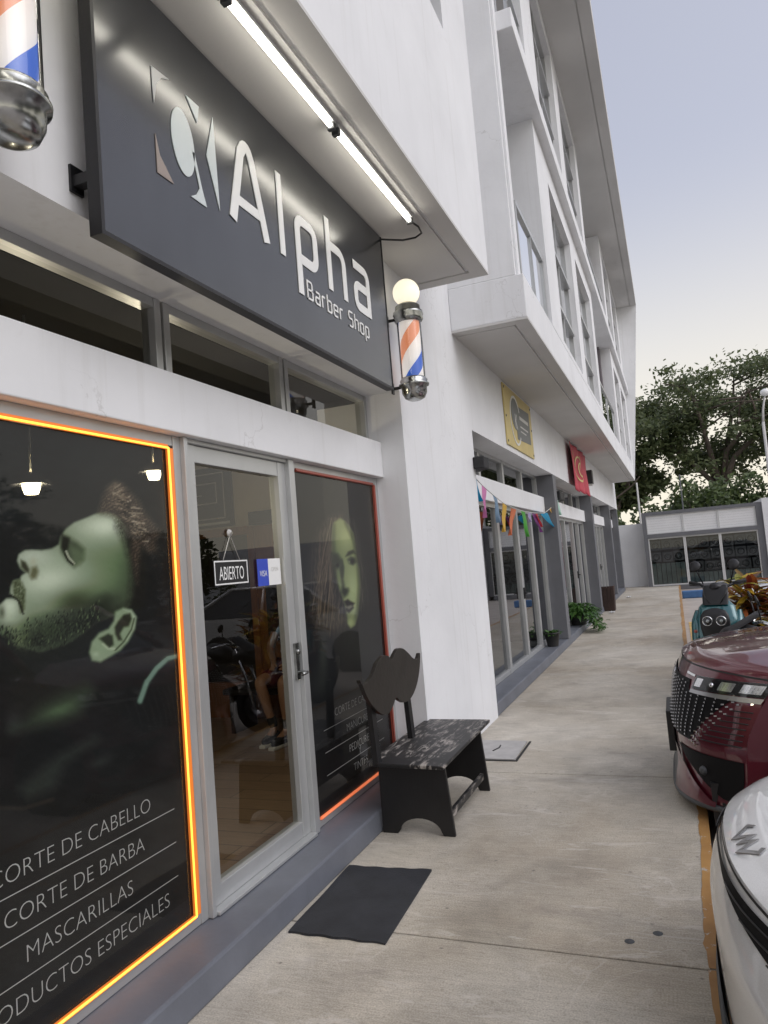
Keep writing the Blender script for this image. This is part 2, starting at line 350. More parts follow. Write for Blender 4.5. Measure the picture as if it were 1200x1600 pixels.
    def build(s, name, mats, parent=None, bevel=0, fixn=True, loc=None, autosmooth=False):
        me = bpy.data.meshes.new(name)
        V = np.array(s.v, float)
        if parent is not None: off = ORG[parent.name]
        elif loc is not None: off = np.array(loc, float)
        else: off = np.array([(V[:, 0].min() + V[:, 0].max()) / 2, (V[:, 1].min() + V[:, 1].max()) / 2, V[:, 2].min()])
        me.from_pydata((V - off).tolist(), [], s.f)
        mats = mats if isinstance(mats, (list, tuple)) else [mats]
        for m in mats: me.materials.append(M[m] if isinstance(m, str) else m)
        me.polygons.foreach_set('material_index', s.m); me.polygons.foreach_set('use_smooth', s.sm)
        if fixn:
            bm = bmesh.new(); bm.from_mesh(me); bmesh.ops.recalc_face_normals(bm, faces=bm.faces); bm.to_mesh(me); bm.free()
        me.update()
        o = bpy.data.objects.new(name, me); COL.objects.link(o)
        if parent is not None: o.parent = parent
        else: o.location = off
        ORG[o.name] = off
        if bevel:
            b = o.modifiers.new('bevel', 'BEVEL'); b.width = bevel; b.segments = 2; b.limit_method = 'ANGLE'; b.angle_limit = R(40)
        return o
def tag(o, label, cat, group=None, kind=None):
    if label: o['label'] = label
    if cat: o['category'] = cat
    if group: o['group'] = group
    if kind: o['kind'] = kind
    return o
def thing(name, label, cat, loc, group=None, rz=0):
    o = bpy.data.objects.new(name, None); COL.objects.link(o); o.location = loc; o.rotation_euler = (0, 0, rz); o.empty_display_size = .1
    ORG[o.name] = np.array(loc, float) if not rz else np.zeros(3)
    return tag(o, label, cat, group)
def local_thing(name, label, cat, loc, rz, group=None):    # children are modelled in the thing's own frame
    o = thing(name, label, cat, loc, group); o.rotation_euler = (0, 0, rz); ORG[o.name] = np.zeros(3); return o
def dup(root, loc, rz=None, label=None):
    r = root.copy(); COL.objects.link(r); r.location = loc
    if rz is not None: r.rotation_euler = (0, 0, rz)
    if label: r['label'] = label
    for ch in list(root.children):
        c = ch.copy(); COL.objects.link(c); c.parent = r
        for g in list(ch.children):
            d = g.copy(); COL.objects.link(d); d.parent = c
    return r
def struct(mb, name, mats, bevel=0, kind='structure'):
    o = mb.build(name, mats, bevel=bevel); o['kind'] = kind; return o
FX = lambda x: (lambda a, b, d: (x + d, a, b))       # a plane facing +X: a = along Y, b = up
FY = lambda y: (lambda a, b, d: (a, y - d, b))       # a plane facing -Y
_fc = {}
def text(mb, s, a0, b0, size, fn, d, mi=0, align='LEFT', xs=1.0, thin=0.0, slant=0.):
    key = (s, thin)
    if key not in _fc:
        cu = bpy.data.curves.new('t', 'FONT'); cu.body = s; cu.size = 1; cu.resolution_u = 4; cu.offset = thin
        o = bpy.data.objects.new('t', cu); COL.objects.link(o); bpy.context.view_layer.update()
        me = bpy.data.meshes.new_from_object(o.evaluated_get(bpy.context.evaluated_depsgraph_get()))
        vs = np.array([v.co[:2] for v in me.vertices]); fs = [list(p.vertices) for p in me.polygons]
        bpy.data.objects.remove(o); bpy.data.curves.remove(cu); bpy.data.meshes.remove(me); _fc[key] = (vs, fs)
    vs, fs = _fc[key]; w = vs[:, 0].max() * size * xs
    k = a0 - (w / 2 if align == 'CENTER' else w if align == 'RIGHT' else 0)
    mb.add([fn(k + (x + slant * y) * size * xs, b0 + y * size, d) for x, y in vs], fs, mi); return w
def arc(cx, cy, r, a0, a1, n=6): return [(cx + r * math.cos(R(a0 + (a1 - a0) * i / n)), cy + r * math.sin(R(a0 + (a1 - a0) * i / n))) for i in range(n + 1)]

# ================================================================== SETTING
g = MB(); g.add([(-300, -200, -.16), (300, -200, -.16), (300, 500, -.16), (-300, 500, -.16)], [(0, 1, 2, 3)])
struct(g, 'ground', 'asphalt')
JY = [-4.2, -1.75, .68, 3.115, 5.55, 7.92, 10.34, 12.8, 15.2, 17.65, 20.1, 22.5, 24.95, 27.4, 30.3]
g = MB(); g.box(-1.9, .004, JY[0], JY[-1], -.15, -.014, 1)
for a, b in zip(JY[:-1], JY[1:]): g.box(-1.93, .008, a + .005, b - .005, -.013, 0)
g.box(-2.6, -1.94, 28.3, 30.29, -.013, .0)
struct(g, 'walkway', ['walk', 'concrete2'], bevel=.004)
g = MB()
for a, b in zip(JY[:-1], JY[1:]):
    n = int((b - a) / .06); ys = [a + .006 + (b - a - .012) * i / n for i in range(n + 1)]
    xs = [-.048 + .007 * math.sin(y * 3.1) + random.uniform(-.006, .004) - (.012 if random.random() < .08 else 0) for y in ys]
    for i in range(n):
        g.add([(xs[i], ys[i], .003), (.011, ys[i], .003), (.011, ys[i + 1], .003), (xs[i + 1], ys[i + 1], .003)], [(0, 1, 2, 3)])
        g.add([(.011, ys[i], -.15), (.011, ys[i + 1], -.15), (.011, ys[i + 1], .003), (.011, ys[i], .003)], [(0, 1, 2, 3)])
struct(g, 'kerb_paint', 'kerb')
g = MB(); g.box(.09, .34, 8.9, 17.5, -.159, -.152); struct(g, 'parking_line', 'yellowroad')
g = MB(); g.box(.03, 1.0, 24.7, 25.0, -.158, .07)
tag(g.build('blue_kerb', 'blue', bevel=.03), 'long blue painted concrete kerb block at the far end of the parking bay', 'kerb')

# ================================================================== MAIN BUILDING
B = thing('commercial_building', 'white three storey commercial building with shopfronts, grey columns and overhanging upper floors', 'building', (-1.87, 0, 0))
WX = -1.87
g = MB()                                                     # ground floor wall, pier and band over the shopfronts
g.box(-2.6, WX, 5.25, 7.42, 0, 3.0)
g.box(-2.6, WX, -3, 28.05, 3.0, 4.6)
g.box(-2.6, WX, -3, 7.1, 4.6, 10.15)
g.box(-2.6, -2.3, 27.75, 28.05, 0, 3.0)
g.build('wall', 'wall', B)
for y0, y1 in ((-3, 5.25), (7.42, 28.2)):
    g = MB(); g.hexa([(-2.3, y0, 0), (-1.872, y0, 0), (-1.872, y1, 0), (-2.3, y1, 0), (-2.3, y0, .13), (-1.89, y0, .125), (-1.89, y1, .125), (-2.3, y1, .13)])
    g.build('plinth', 'plinth', B, bevel=.012)
for y in (12.85, 18.97, 24.4, 27.7):
    g = MB(); g.box(-2.6, -1.873, y, y + .33, .131, 2.999); g.build('column', 'greypaint', B, bevel=.006)
for y0, y1 in ((-3, 5.25), (7.42, 12.85), (13.18, 18.97), (19.3, 24.4), (24.73, 27.7)):
    g = MB(); g.box(-2.35, -2.06, y0, y1, 2.335, 2.615); g.build('lintel', 'wall', B, bevel=.006)
def rim_soffit(g, x0, x1, y0, y1, z, ends=True):             # bottom layer with a drip groove near the free edges
    t, ins, gw = .02, .13, .03
    g.box(x1 - ins, x1, y0, y1, z, z + t)
    ya, yb = y0, y1
    if ends:
        g.box(x0, x1 - ins, y0, y0 + ins, z, z + t); g.box(x0, x1 - ins, y1 - ins, y1, z, z + t)
        ya, yb = y0 + ins + gw, y1 - ins - gw
    g.box(x0, x1 - ins - gw, ya, yb, z, z + t)
# block over the barber shop, with its drip groove and a window
g = MB(); bx, by0, by1, bz0, bz1 = -1.215, -3, 5.87, 4.02, 10.15
g.box(WX, bx, by0, by1, bz0, 5.62); g.box(WX, bx, 5.07, by1, 5.62, bz1); g.box(WX, bx, by0, 3.9, 5.62, bz1); g.box(WX, bx, 3.9, 5.07, 7.6, bz1)
g.box(WX, bx - .3, 3.9, 5.07, 5.62, 7.6)
g.build('upper_block', 'wall', B)
g = MB(); rim_soffit(g, WX, bx, by0, by1, 4.0); g.build('block_soffit', 'soffit', B)
g = MB(); g.box(bx - .16, bx - .1, 3.9, 5.07, 5.62, 7.6); w = g.build('window', 'gasket', B)
# balcony slab with parapet
PX = -1.10
g = MB(); g.box(WX, PX, 6.95, 27.0, 3.94, 4.375)
g.build('parapet', 'wall', B, bevel=.01)
g = MB(); rim_soffit(g, WX, PX, 6.95, 27.0, 3.92); g.build('balcony_soffit', 'soffit', B)
g = MB(); g.box(-2.6, -1.175, 6.955, 7.12, 4.376, 10.15); g.box(-1.175, -1.15, 7.0, 7.12, 4.376, 10.15); g.build('fin_wall', 'wall', B, bevel=.006)
# floor slab, roof, end wall
g = MB(); g.box(-2.6, -.99, 7.12, 26.99, 7.0, 7.21); g.build('floor_slab', 'wall', B, bevel=.008)
g = MB(); z0, z1 = 10.15, 10.5
ra = lambda y: -.36 - .065 * (y - 11) / 16
for x_in, x_out, zb in ((None, 0, z0),):
    g.hexa([(-2.6, 7.0, z0 + .03), (ra(7) - .19, 7.0, z0 + .03), (ra(27.15) - .19, 27.15, z0 + .03), (-2.6, 27.15, z0 + .03), (-2.6, 7.0, z1), (ra(7) - .19, 7.0, z1), (ra(27.15) - .19, 27.15, z1), (-2.6, 27.15, z1)])
    g.hexa([(ra(7) - .19, 7.0, z0), (ra(7), 7.0, z0), (ra(27.15), 27.15, z0), (ra(27.15) - .19, 27.15, z0), (ra(7) - .19, 7.0, z1), (ra(7), 7.0, z1), (ra(27.15), 27.15, z1), (ra(27.15) - .19, 27.15, z1)])
    g.hexa([(-1.9, 7.12, z0), (ra(7) - .215, 7.12, z0), (ra(27) - .215, 26.99, z0), (-1.9, 26.99, z0), (-1.9, 7.12, z0 + .03), (ra(7) - .215, 7.12, z0 + .03), (ra(27) - .215, 26.99, z0 + .03), (-1.9, 26.99, z0 + .03)])
g.build('roof', 'soffit', B)
g = MB()
g.hexa([(-2.6, 27.0, 3.92), (PX, 27.0, 3.92), (PX, 27.15, 3.92), (-2.6, 27.15, 3.92), (-2.6, 27.0, 10.15), (-.425, 27.0, 10.15), (-.425, 27.15, 10.15), (-2.6, 27.15, 10.15)])
g.build('end_wall', 'wall', B)
def holed(g, x0, x1, y0, y1, z0, z1, holes):                 # wall panel with rectangular openings side by side
    ys = y0
    for a, b, c, d in holes:
        g.box(x0, x1, ys, a, z0, z1); 
        if c > z0 + .001: g.box(x0, x1, a, b, z0, c)
        if d < z1 - .001: g.box(x0, x1, a, b, d, z1)
        ys = b
    g.box(x0, x1, ys, y1, z0, z1)
def up_window(y0, y1, z0, z1):
    g = MB(); x0, x1 = PX - .16, PX - .09; t = .045
    g.box(x0, x1, y0, y0 + t, z0, z1); g.box(x0, x1, y1 - t, y1, z0, z1); g.box(x0, x1, y0 + t, y1 - t, z0, z0 + t); g.box(x0, x1, y0 + t, y1 - t, z1 - t, z1)
    ym = (y0 + y1) / 2; g.box(x0, x1, ym - t / 2, ym + t / 2, z0 + t, z1 - t)
    for k in (.30, .66):
        z = z0 + (z1 - z0) * k
        for ya, yb in ((y0 + t, ym - t / 2), (ym + t / 2, y1 - t)): g.box(x0, x1 + .03, ya, yb, z - t / 2, z + t / 2)
    f = g.build('window', 'alu', B)
    p = MB(); xm = (x0 + x1) / 2
    p.add([(xm, y0, z0), (xm, y1, z0), (xm, y1, z1), (xm, y0, z1)], [(0, 1, 2, 3)]); p.build('pane', 'upglass', f, fixn=False)
    c = MB(); c.grid(lambda u, v: (xm - .12 - .03 * math.sin(u * 60), y0 + (y1 - y0) * u, z0 + (z1 - z0) * v), 60, 1); c.build('curtain', 'soffit', f, fixn=False)
for (ya, yb, wins) in ((8.8, 15.5, ((9.8, 11.98), (12.65, 14.98))), (20.25, 27.0, ((21.0, 23.1), (23.8, 26.1)))):
    for z0, z1, wz0, wz1 in ((4.376, 7.0, 4.45, 6.65), (7.21, 10.15, 7.82, 9.93)):
        g = MB(); holed(g, PX - .22, PX, ya, yb, z0, z1, [(a, b, wz0, wz1) for a, b in wins])
        g.box(-2.6, PX - .22, ya, ya + .15, z0, z1)
        if yb < 26: g.box(-2.6, PX - .22, yb - .15, yb, z0, z1)
        g.build('bay_wall', 'wall', B)
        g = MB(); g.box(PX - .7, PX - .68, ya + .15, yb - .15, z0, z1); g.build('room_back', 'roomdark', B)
        for a, b in wins: up_window(a, b, wz0, wz1)
for z0, z1 in ((4.376, 7.0), (7.21, 10.15)):
    for ya, yb in ((7.12, 8.8), (15.5, 20.25)):
        g = MB(); g.box(-2.62, -2.45, ya, yb, z0, z1); g.build('recess_wall', 'wall', B)
    g = MB(); g.box(-2.44, -1.36, 19.95, 20.24, z0, z1 - .55 if z0 > 7 else z1); g.build('recess_panel', 'brownpaint', B)
def railing(y0, y1, z0, z1):
    g = MB(); x = PX - .06; g.box(x - .025, x + .025, y0, y1, z1, z1 + .05); g.box(x - .02, x + .02, y0, y0 + .04, z0, z1); g.box(x - .02, x + .02, y1 - .04, y1, z0, z1)
    g.box(x - .02, x + .02, (y0 + y1) / 2 - .01, (y0 + y1) / 2 + .01, z0, z1)
    f = g.build('balcony_railing', 'alu', B)
    p = MB(); p.add([(x, y0 + .04, z0 + .02), (x, y1 - .04, z0 + .02), (x, y1 - .04, z1), (x, y0 + .04, z1)], [(0, 1, 2, 3)]); p.build('glass_panel', 'railglass', f, fixn=False)
for y0, y1 in ((7.14, 8.78), (15.55, 19.9)):
    railing(y0, y1, 4.38, 5.16); railing(y0, y1, 7.215, 8.2)

# ---- shopfront frames
FZ0, FZ1 = .131, 2.334
def frame(name, y0, y1, z0, z1, muls=(), x0=-2.2, x1=-2.12, t=.045, mat='alu', pane='glass', parent=None):
    g = MB(); g.box(x0, x1, y0, y0 + t, z0, z1); g.box(x0, x1, y1 - t, y1, z0, z1)
    ys = [y0 + t]
    for m in muls: g.box(x0, x1, m - t / 2, m + t / 2, z0, z1); ys += [m - t / 2, m + t / 2]
    ys.append(y1 - t)
    for a, b in zip(ys[::2], ys[1::2]): g.box(x0, x1 - .004, a, b, z0, z0 + t); g.box(x0, x1 - .004, a, b, z1 - t, z1)
    f = g.build(name, mat, parent or B, bevel=.003)
    p = MB(); xm = (x0 + x1) / 2 if pane != 'filmglass' else x1 - .007
    p.add([(xm, y0 + t * .5, z0 + t * .5), (xm, y1 - t * .5, z0 + t * .5), (xm, y1 - t * .5, z1 - t * .5), (xm, y0 + t * .5, z1 - t * .5)], [(0, 1, 2, 3)])
    p.build('pane', pane, f, fixn=False); return f
win1 = frame('shop_window', 1.2, 2.80, FZ0, FZ1, t=.05, pane='filmglass')
win0 = frame('shop_window', -2.9, 1.2, FZ0, FZ1, muls=(-.8,), t=.05)
door = frame('shop_door', 2.83, 3.80, .15, 2.31, t=.085, x0=-2.19, x1=-2.125)
g = MB(); g.box(-2.21, -2.095, 2.80, 2.83, FZ0, FZ1); g.box(-2.21, -2.095, 3.80, 3.86, FZ0, FZ1); g.box(-2.2, -2.11, 2.83, 3.80, 2.311, FZ1); g.box(-2.2, -2.08, 2.83, 3.80, FZ0, .149)
g.build('door_jamb', 'alu', B, bevel=.004)
g = MB(); g.box(-2.125, -2.108, 3.745, 3.785, 1.03, 1.24); g.tube([(-2.11, 3.765, 1.07), (-2.055, 3.765, 1.07), (-2.05, 3.70, 1.068)], .010, 8); g.lathe([(.016, 0), (.016, .012), (.001, .013)], (-2.108, 3.765, 1.19), (1, 0, 0), 12)
g.build('handle', 'oldchrome', door)
win2 = frame('shop_window', 3.86, 5.25, FZ0, FZ1, t=.05, pane='filmglass')
for y0, y1 in ((-.6, 1.75), (1.77, 2.77), (2.79, 3.93), (3.95, 5.25)):
    frame('transom_window', y0, y1, 2.616, 2.999, t=.045, x0=-2.24, x1=-2.16)
# prints behind the glass
def soft(px, py, poly, blur):        # 0..1 coverage of a polygon with a soft edge
    P = np.array(poly, float); d = np.full(px.shape, 1e9); ins = np.zeros(px.shape, bool)
    for i in range(len(P)):
        a, b = P[i], P[(i + 1) % len(P)]; ab = b - a; t = np.clip(((px - a[0]) * ab[0] + (py - a[1]) * ab[1]) / max(1e-9, ab @ ab), 0, 1)
        d = np.minimum(d, np.hypot(px - a[0] - t * ab[0], py - a[1] - t * ab[1]))
        c = (a[1] > py) != (b[1] > py); xi = a[0] + (py - a[1]) * ab[0] / (ab[1] if abs(ab[1]) > 1e-9 else 1e-9); ins ^= c & (px < xi)
    return np.clip(.5 + np.where(ins, d, -d) / max(blur, .01) * .5, 0, 1)
def blob(px, py, cx, cy, rx, ry, rot=0):
    c, s = math.cos(R(rot)), math.sin(R(rot)); x, y = px - cx, py - cy
    return np.exp(-(((x * c + y * s) / rx) ** 2 + ((-x * s + y * c) / ry) ** 2))
def line(px, py, pts, w):
    d = np.full(px.shape, 1e9)
    for a, b in zip(pts[:-1], pts[1:]):
        a, b = np.array(a, float), np.array(b, float); ab = b - a; t = np.clip(((px - a[0]) * ab[0] + (py - a[1]) * ab[1]) / (ab @ ab), 0, 1)
        d = np.minimum(d, np.hypot(px - a[0] - t * ab[0], py - a[1] - t * ab[1]))
    return np.clip(1.5 - d / w, 0, 1)
class Canvas:
    def __init__(s, px, py, bgc): s.px, s.py = px, py; s.c = np.tile(np.array(bgc, float), (px.size, 1))
    def lay(s, a, col): a = np.asarray(a)[:, None]; s.c = s.c * (1 - a) + np.array(col, float) * a
    def mul(s, a, k): s.c *= (1 - np.asarray(a) * (1 - k))[:, None]
def print_mesh(name, y0, y1, z0, z1, ny, nz, painter, parent, x=-2.132):
    ys = np.linspace(y0, y1, ny); zs = np.linspace(z0, z1, nz); Yg, Zg = np.meshgrid(ys, zs); Yf, Zf = Yg.ravel(), Zg.ravel()
    px, py = photo_xy(np.full(Yf.shape, x), Yf, Zf)
    col = np.clip(painter(px, py), 0, 255) / 255.; lum_ = col.mean(1, keepdims=True); col = lum_ + (col - lum_) * .72; col = np.clip(col * (1.12 + .38 * np.clip((col - .12) / .25, 0, 1)), 0, 1); lin = np.where(col <= .04045, col / 12.92, ((col + .055) / 1.055) ** 2.4)
    off = ORG[parent.name]; me = bpy.data.meshes.new(name)
    V = np.stack([np.full(Yf.shape, x), Yf, Zf], 1) - off
    idx = np.arange(ny * nz).reshape(nz, ny); Fq = np.stack([idx[:-1, :-1], idx[:-1, 1:], idx[1:, 1:], idx[1:, :-1]], -1).reshape(-1, 4)
    me.from_pydata(V.tolist(), [], Fq.tolist())
    a = me.color_attributes.new('print', 'FLOAT_COLOR', 'POINT'); a.data.foreach_set('color', np.concatenate([lin, np.ones((lin.shape[0], 1))], 1).astype(np.float32).ravel())
    me.materials.append(M['print']); o = bpy.data.objects.new(name, me); COL.objects.link(o); o.parent = parent; ORG[o.name] = off; return o
def rnoise(px, py, fx, fy, seed):
    r = np.random.default_rng(seed); out = np.zeros(px.shape)
    for k in range(10):
        a, b, ph = r.normal(0, fx), r.normal(0, fy), r.uniform(0, 6.28); out += np.sin(px * a + py * b + ph)
    return out / 3.2
def man(px, py):
    k = lambda *p: [(x * .24167, 720 + y * .24167) for x, y in p]; q = lambda *p: [(x * .24167, 1000 + y * .24167) for x, y in p]
    c = Canvas(px, py, (34, 37, 38)); n1 = rnoise(px, py, .05, .05, 1); n2 = rnoise(px, py, .5, .5, 2); n3 = np.random.default_rng(5).normal(0, .45, px.shape)
    c.c += (n1 * 2.5)[:, None]
    # neck and lit collar
    neck = soft(px, py, k((100, 1180), (300, 1230), (560, 1120), (650, 1250), (600, 1430), (480, 1650), (200, 1700), (60, 1600)), 14); c.lay(neck * .75, (38, 42, 38))
    c.lay(soft(px, py, q((170, 540), (260, 440), (420, 350), (560, 300), (590, 330), (500, 470), (330, 535), (80, 575)), 16) * .6, (78, 98, 70))
    c.lay(blob(px, py, 95, 1110, 26, 10, -18) * .5, (92, 116, 82)); c.lay(blob(px, py, 22, 1128, 14, 18) * .4, (74, 78, 76))
    # shoulder and arm shapes far down
    c.lay(soft(px, py, q((120, 960), (380, 740), (610, 630), (640, 645), (420, 800), (350, 960), (180, 1030)), 10) * .4, (78, 88, 76))
    c.lay(blob(px, py, 158, 1190, 20, 8, -20) * .4, (70, 76, 70)); c.lay(line(px, py, q((0, 1085), (150, 1090), (340, 1030)), 3) * .3, (92, 76, 58))
    # ring of the barber cape
    c.lay(line(px, py, q((905, 395), (950, 270), (1010, 185), (1080, 120), (1170, 92)), 4.2) * .8, (116, 150, 128)); c.lay(line(px, py, q((940, 250), (1000, 165), (1080, 100), (1170, 78)), 1.2) * .5, (30, 30, 28))
    # head
    head = k((690, 326), (640, 333), (560, 368), (480, 398), (425, 440), (392, 490), (380, 540), (335, 568), (270, 580), (205, 575), (160, 580), (122, 605), (112, 645), (130, 690), (168, 725), (140, 742), (128, 765),
             (86, 775), (70, 812), (64, 862), (92, 890), (40, 893), (8, 925), (-60, 960), (-80, 1100), (60, 1150), (120, 1200), (260, 1240), (420, 1190), (540, 1120), (620, 1050), (760, 990), (850, 930), (880, 820), (870, 700), (850, 560), (830, 450), (790, 380), (745, 345))
    f = soft(px, py, head, 2.2)
    c.lay(f, (104, 120, 90))
    c.lay(f * blob(px, py, 60, 905, 62, 40, -12), (150, 164, 138)); c.lay(f * blob(px, py, 160, 828, 52, 30), (156, 168, 142)); c.lay(f * blob(px, py, 52, 870, 34, 16), (160, 170, 150))
    c.lay(f * blob(px, py, 12, 955, 20, 24), (158, 172, 146)); c.lay(f * blob(px, py, 110, 890, 50, 26, 8) * .6, (140, 156, 128))
    c.lay(f * blob(px, py, 172, 880, 40, 46) * .45, (92, 116, 78)); c.lay(f * blob(px, py, 205, 900, 22, 50) * .7, (66, 80, 58)); c.lay(f * blob(px, py, 208, 830, 14, 34) * .6, (70, 78, 54))
    c.lay(f * blob(px, py, 80, 905, 36, 18, -8) * .6, (186, 194, 172)); c.lay(f * blob(px, py, 165, 822, 30, 14) * .7, (190, 198, 176)); c.lay(f * blob(px, py, 15, 945, 12, 12) * .6, (186, 196, 176)); c.lay(f * np.clip(n3 * .5 + n2 * .3, 0, 1) * .12, (60, 70, 50)); c.lay(f * blob(px, py, 118, 940, 30, 18, -10) * .8, (58, 66, 44)); c.lay(f * blob(px, py, 165, 950, 40, 22, -30) * .8, (46, 54, 42))
    beard = soft(px, py, k((-40, 1090), (120, 1100), (240, 1040), (400, 990), (560, 960), (680, 900), (640, 1060), (540, 1140), (420, 1210), (250, 1250), (120, 1215), (20, 1160)), 16)
    c.lay(beard * np.clip(.86 + .3 * n3, 0, 1), (36, 42, 34)); c.lay(blob(px, py, 36, 995, 14, 20) * .5 * np.clip(.6 + n3 * .6, 0, 1), (120, 140, 84)); c.lay(blob(px, py, 80, 985, 22, 12) * .35, (86, 108, 66))
    for x, y in ((8, 960), (20, 985), (30, 1000)): c.lay(blob(px, py, x, y, 9, 10) * .35 * np.clip(.5 + n3, 0, 1), (150, 160, 120))
    c.lay(line(px, py, k((800, 420), (850, 520), (885, 640), (895, 760), (880, 900)), 13) * np.clip(.62 + .35 * n3, 0, 1), (44, 45, 38)); c.lay(line(px, py, k((845, 470), (890, 620), (905, 800), (890, 930)), 8) * .8, (36, 36, 33))
    c.lay(line(px, py, k((560, 1130), (600, 1040), (740, 985), (860, 930)), 9) * .55 * np.clip(.8 + .3 * n3, 0, 1), (38, 40, 34)); c.lay(line(px, py, k((640, 330), (720, 345), (790, 395), (830, 460)), 6) * .5 * np.clip(.6 + .5 * n3, 0, 1), (70, 66, 52))
    # moustache, mouth
    c.lay(soft(px, py, k((80, 780), (130, 762), (165, 830), (160, 960), (130, 985), (118, 900), (90, 890)), 2.5) * np.clip(.75 + n3 * .3, 0, 1), (66, 72, 48)); c.lay(line(px, py, k((66, 865), (120, 905), (150, 990)), 1.6) * .8, (24, 24, 20))
    c.lay(blob(px, py, 3, 957, 5, 10) * .6, (40, 44, 34))
    # nose
    c.lay(soft(px, py, k((135, 640), (165, 655), (190, 700), (185, 728), (160, 712), (138, 685)), 2.2) * .9, (48, 48, 32)); c.lay(soft(px, py, k((205, 690), (235, 680), (250, 715), (235, 760), (205, 768), (190, 745)), 3.5) * .75, (74, 72, 46)); c.lay(blob(px, py, 52, 878, 5, 7) * .6, (150, 150, 120))
    # eye and brow
    c.lay(soft(px, py, k((398, 480), (440, 490), (500, 525), (545, 570), (540, 640), (480, 690), (430, 640), (398, 590)), 5) * .75, (58, 66, 50)); c.lay(soft(px, py, k((400, 478), (450, 500), (440, 560), (415, 600), (395, 560)), 3) * .85, (34, 34, 28))
    c.lay(soft(px, py, k((450, 545), (520, 575), (545, 620), (520, 680), (470, 650)), 4) * .6, (98, 112, 84)); c.lay(line(px, py, k((428, 585), (445, 625), (480, 665)), 1.5), (150, 156, 130)); c.lay(line(px, py, k((420, 605), (440, 645), (470, 668)), 1.5) * .9, (22, 20, 16))
    # hair
    hair = soft(px, py, k((636, 330), (655, 240), (690, 170), (740, 130), (800, 150), (850, 200), (905, 260), (935, 320), (990, 390), (1040, 455), (1010, 520), (1010, 590), (960, 600), (915, 560), (900, 640), (890, 800), (870, 720), (845, 600), (850, 520), (830, 430), (780, 372), (720, 336)), 5)
    strand = np.sin((px * .62 + py * .9) * 1.3 + 3 * n1 + 2 * n2) * .5 + .5
    c.lay(hair * .95, (64, 55, 47)); c.lay(hair * strand ** 4 * .5, (120, 106, 88)); c.lay(blob(px, py, 183, 765, 14, 20) * hair * .6, (120, 108, 90))
    for i in range(150):
        a = random.uniform(0, 1); x0, y0 = 176 + 42 * a + random.uniform(-8, 8), 772 + 62 * a + random.uniform(-12, 14); L = random.uniform(8, 20); an = R(random.uniform(-42, 28) + 28 * a)
        c.lay(line(px, py, [(x0, y0), (x0 + L * math.cos(an), y0 + L * math.sin(an))], .75) * random.uniform(.25, .75), random.choice([(140, 126, 104), (110, 96, 78), (165, 150, 125), (34, 29, 25), (28, 24, 21)]))
    # ear
    ear = k((745, 975), (795, 950), (850, 962), (884, 1010), (872, 1090), (830, 1170), (780, 1225), (720, 1262), (650, 1302), (595, 1292), (576, 1240), (592, 1170), (640, 1112), (700, 1085), (735, 1035))
    rs = random.Random(4)
    jaw = k((-20, 1060), (90, 1060), (180, 1010), (300, 980), (430, 970), (560, 930), (640, 900)); jaw2 = k((0, 1150), (120, 1190), (250, 1230), (400, 1190), (520, 1130), (590, 1060), (650, 1000))
    for i in range(260):
        u = rs.random() * 5.99; a = int(u); w = u - a; e = rs.random()
        p0 = [jaw[a][q] * (1 - w) + jaw[a + 1][q] * w for q in (0, 1)]; p1 = [jaw2[a][q] * (1 - w) + jaw2[a + 1][q] * w for q in (0, 1)]
        x0, y0 = p0[0] * (1 - e) + p1[0] * e, p0[1] * (1 - e) + p1[1] * e; L = rs.uniform(3, 8); an = R(rs.uniform(60, 125))
        c.lay(line(px, py, [(x0, y0), (x0 + L * math.cos(an), y0 + L * math.sin(an))], .55) * rs.uniform(.35, .8), rs.choice([(24, 28, 22), (30, 34, 26), (20, 22, 19), (104, 122, 84)]))
    c.lay(soft(px, py, ear, 2.6), (122, 142, 108)); c.lay(soft(px, py, k((800, 960), (850, 965), (880, 1010), (868, 1080), (820, 1160), (860, 1060), (850, 990)), 2.5) * .6, (160, 178, 146)); c.lay(soft(px, py, k((762, 1040), (800, 995), (842, 985), (852, 1022), (832, 1070), (800, 1075), (775, 1120), (790, 1160), (765, 1160), (745, 1120), (742, 1075)), 2.2) * .9, (46, 46, 36))
    c.lay(soft(px, py, k((640, 1150), (700, 1118), (728, 1130), (735, 1190), (705, 1210), (670, 1175)), 2.2) * .9, (46, 50, 38)); c.lay(line(px, py, k((868, 1020), (850, 1090), (800, 1170), (745, 1225)), 1.4) * .7, (60, 66, 48)); c.lay(blob(px, py, 150, 1022, 5, 4) * .4, (176, 190, 160))
    c.lay(line(px, py, k((665, 1185), (700, 1215), (740, 1215)), 1.5) * .6, (170, 184, 150))
    c.c += (n2 * 1.2 + n3 * 1.6)[:, None]
    c.c *= .88
    return c.c
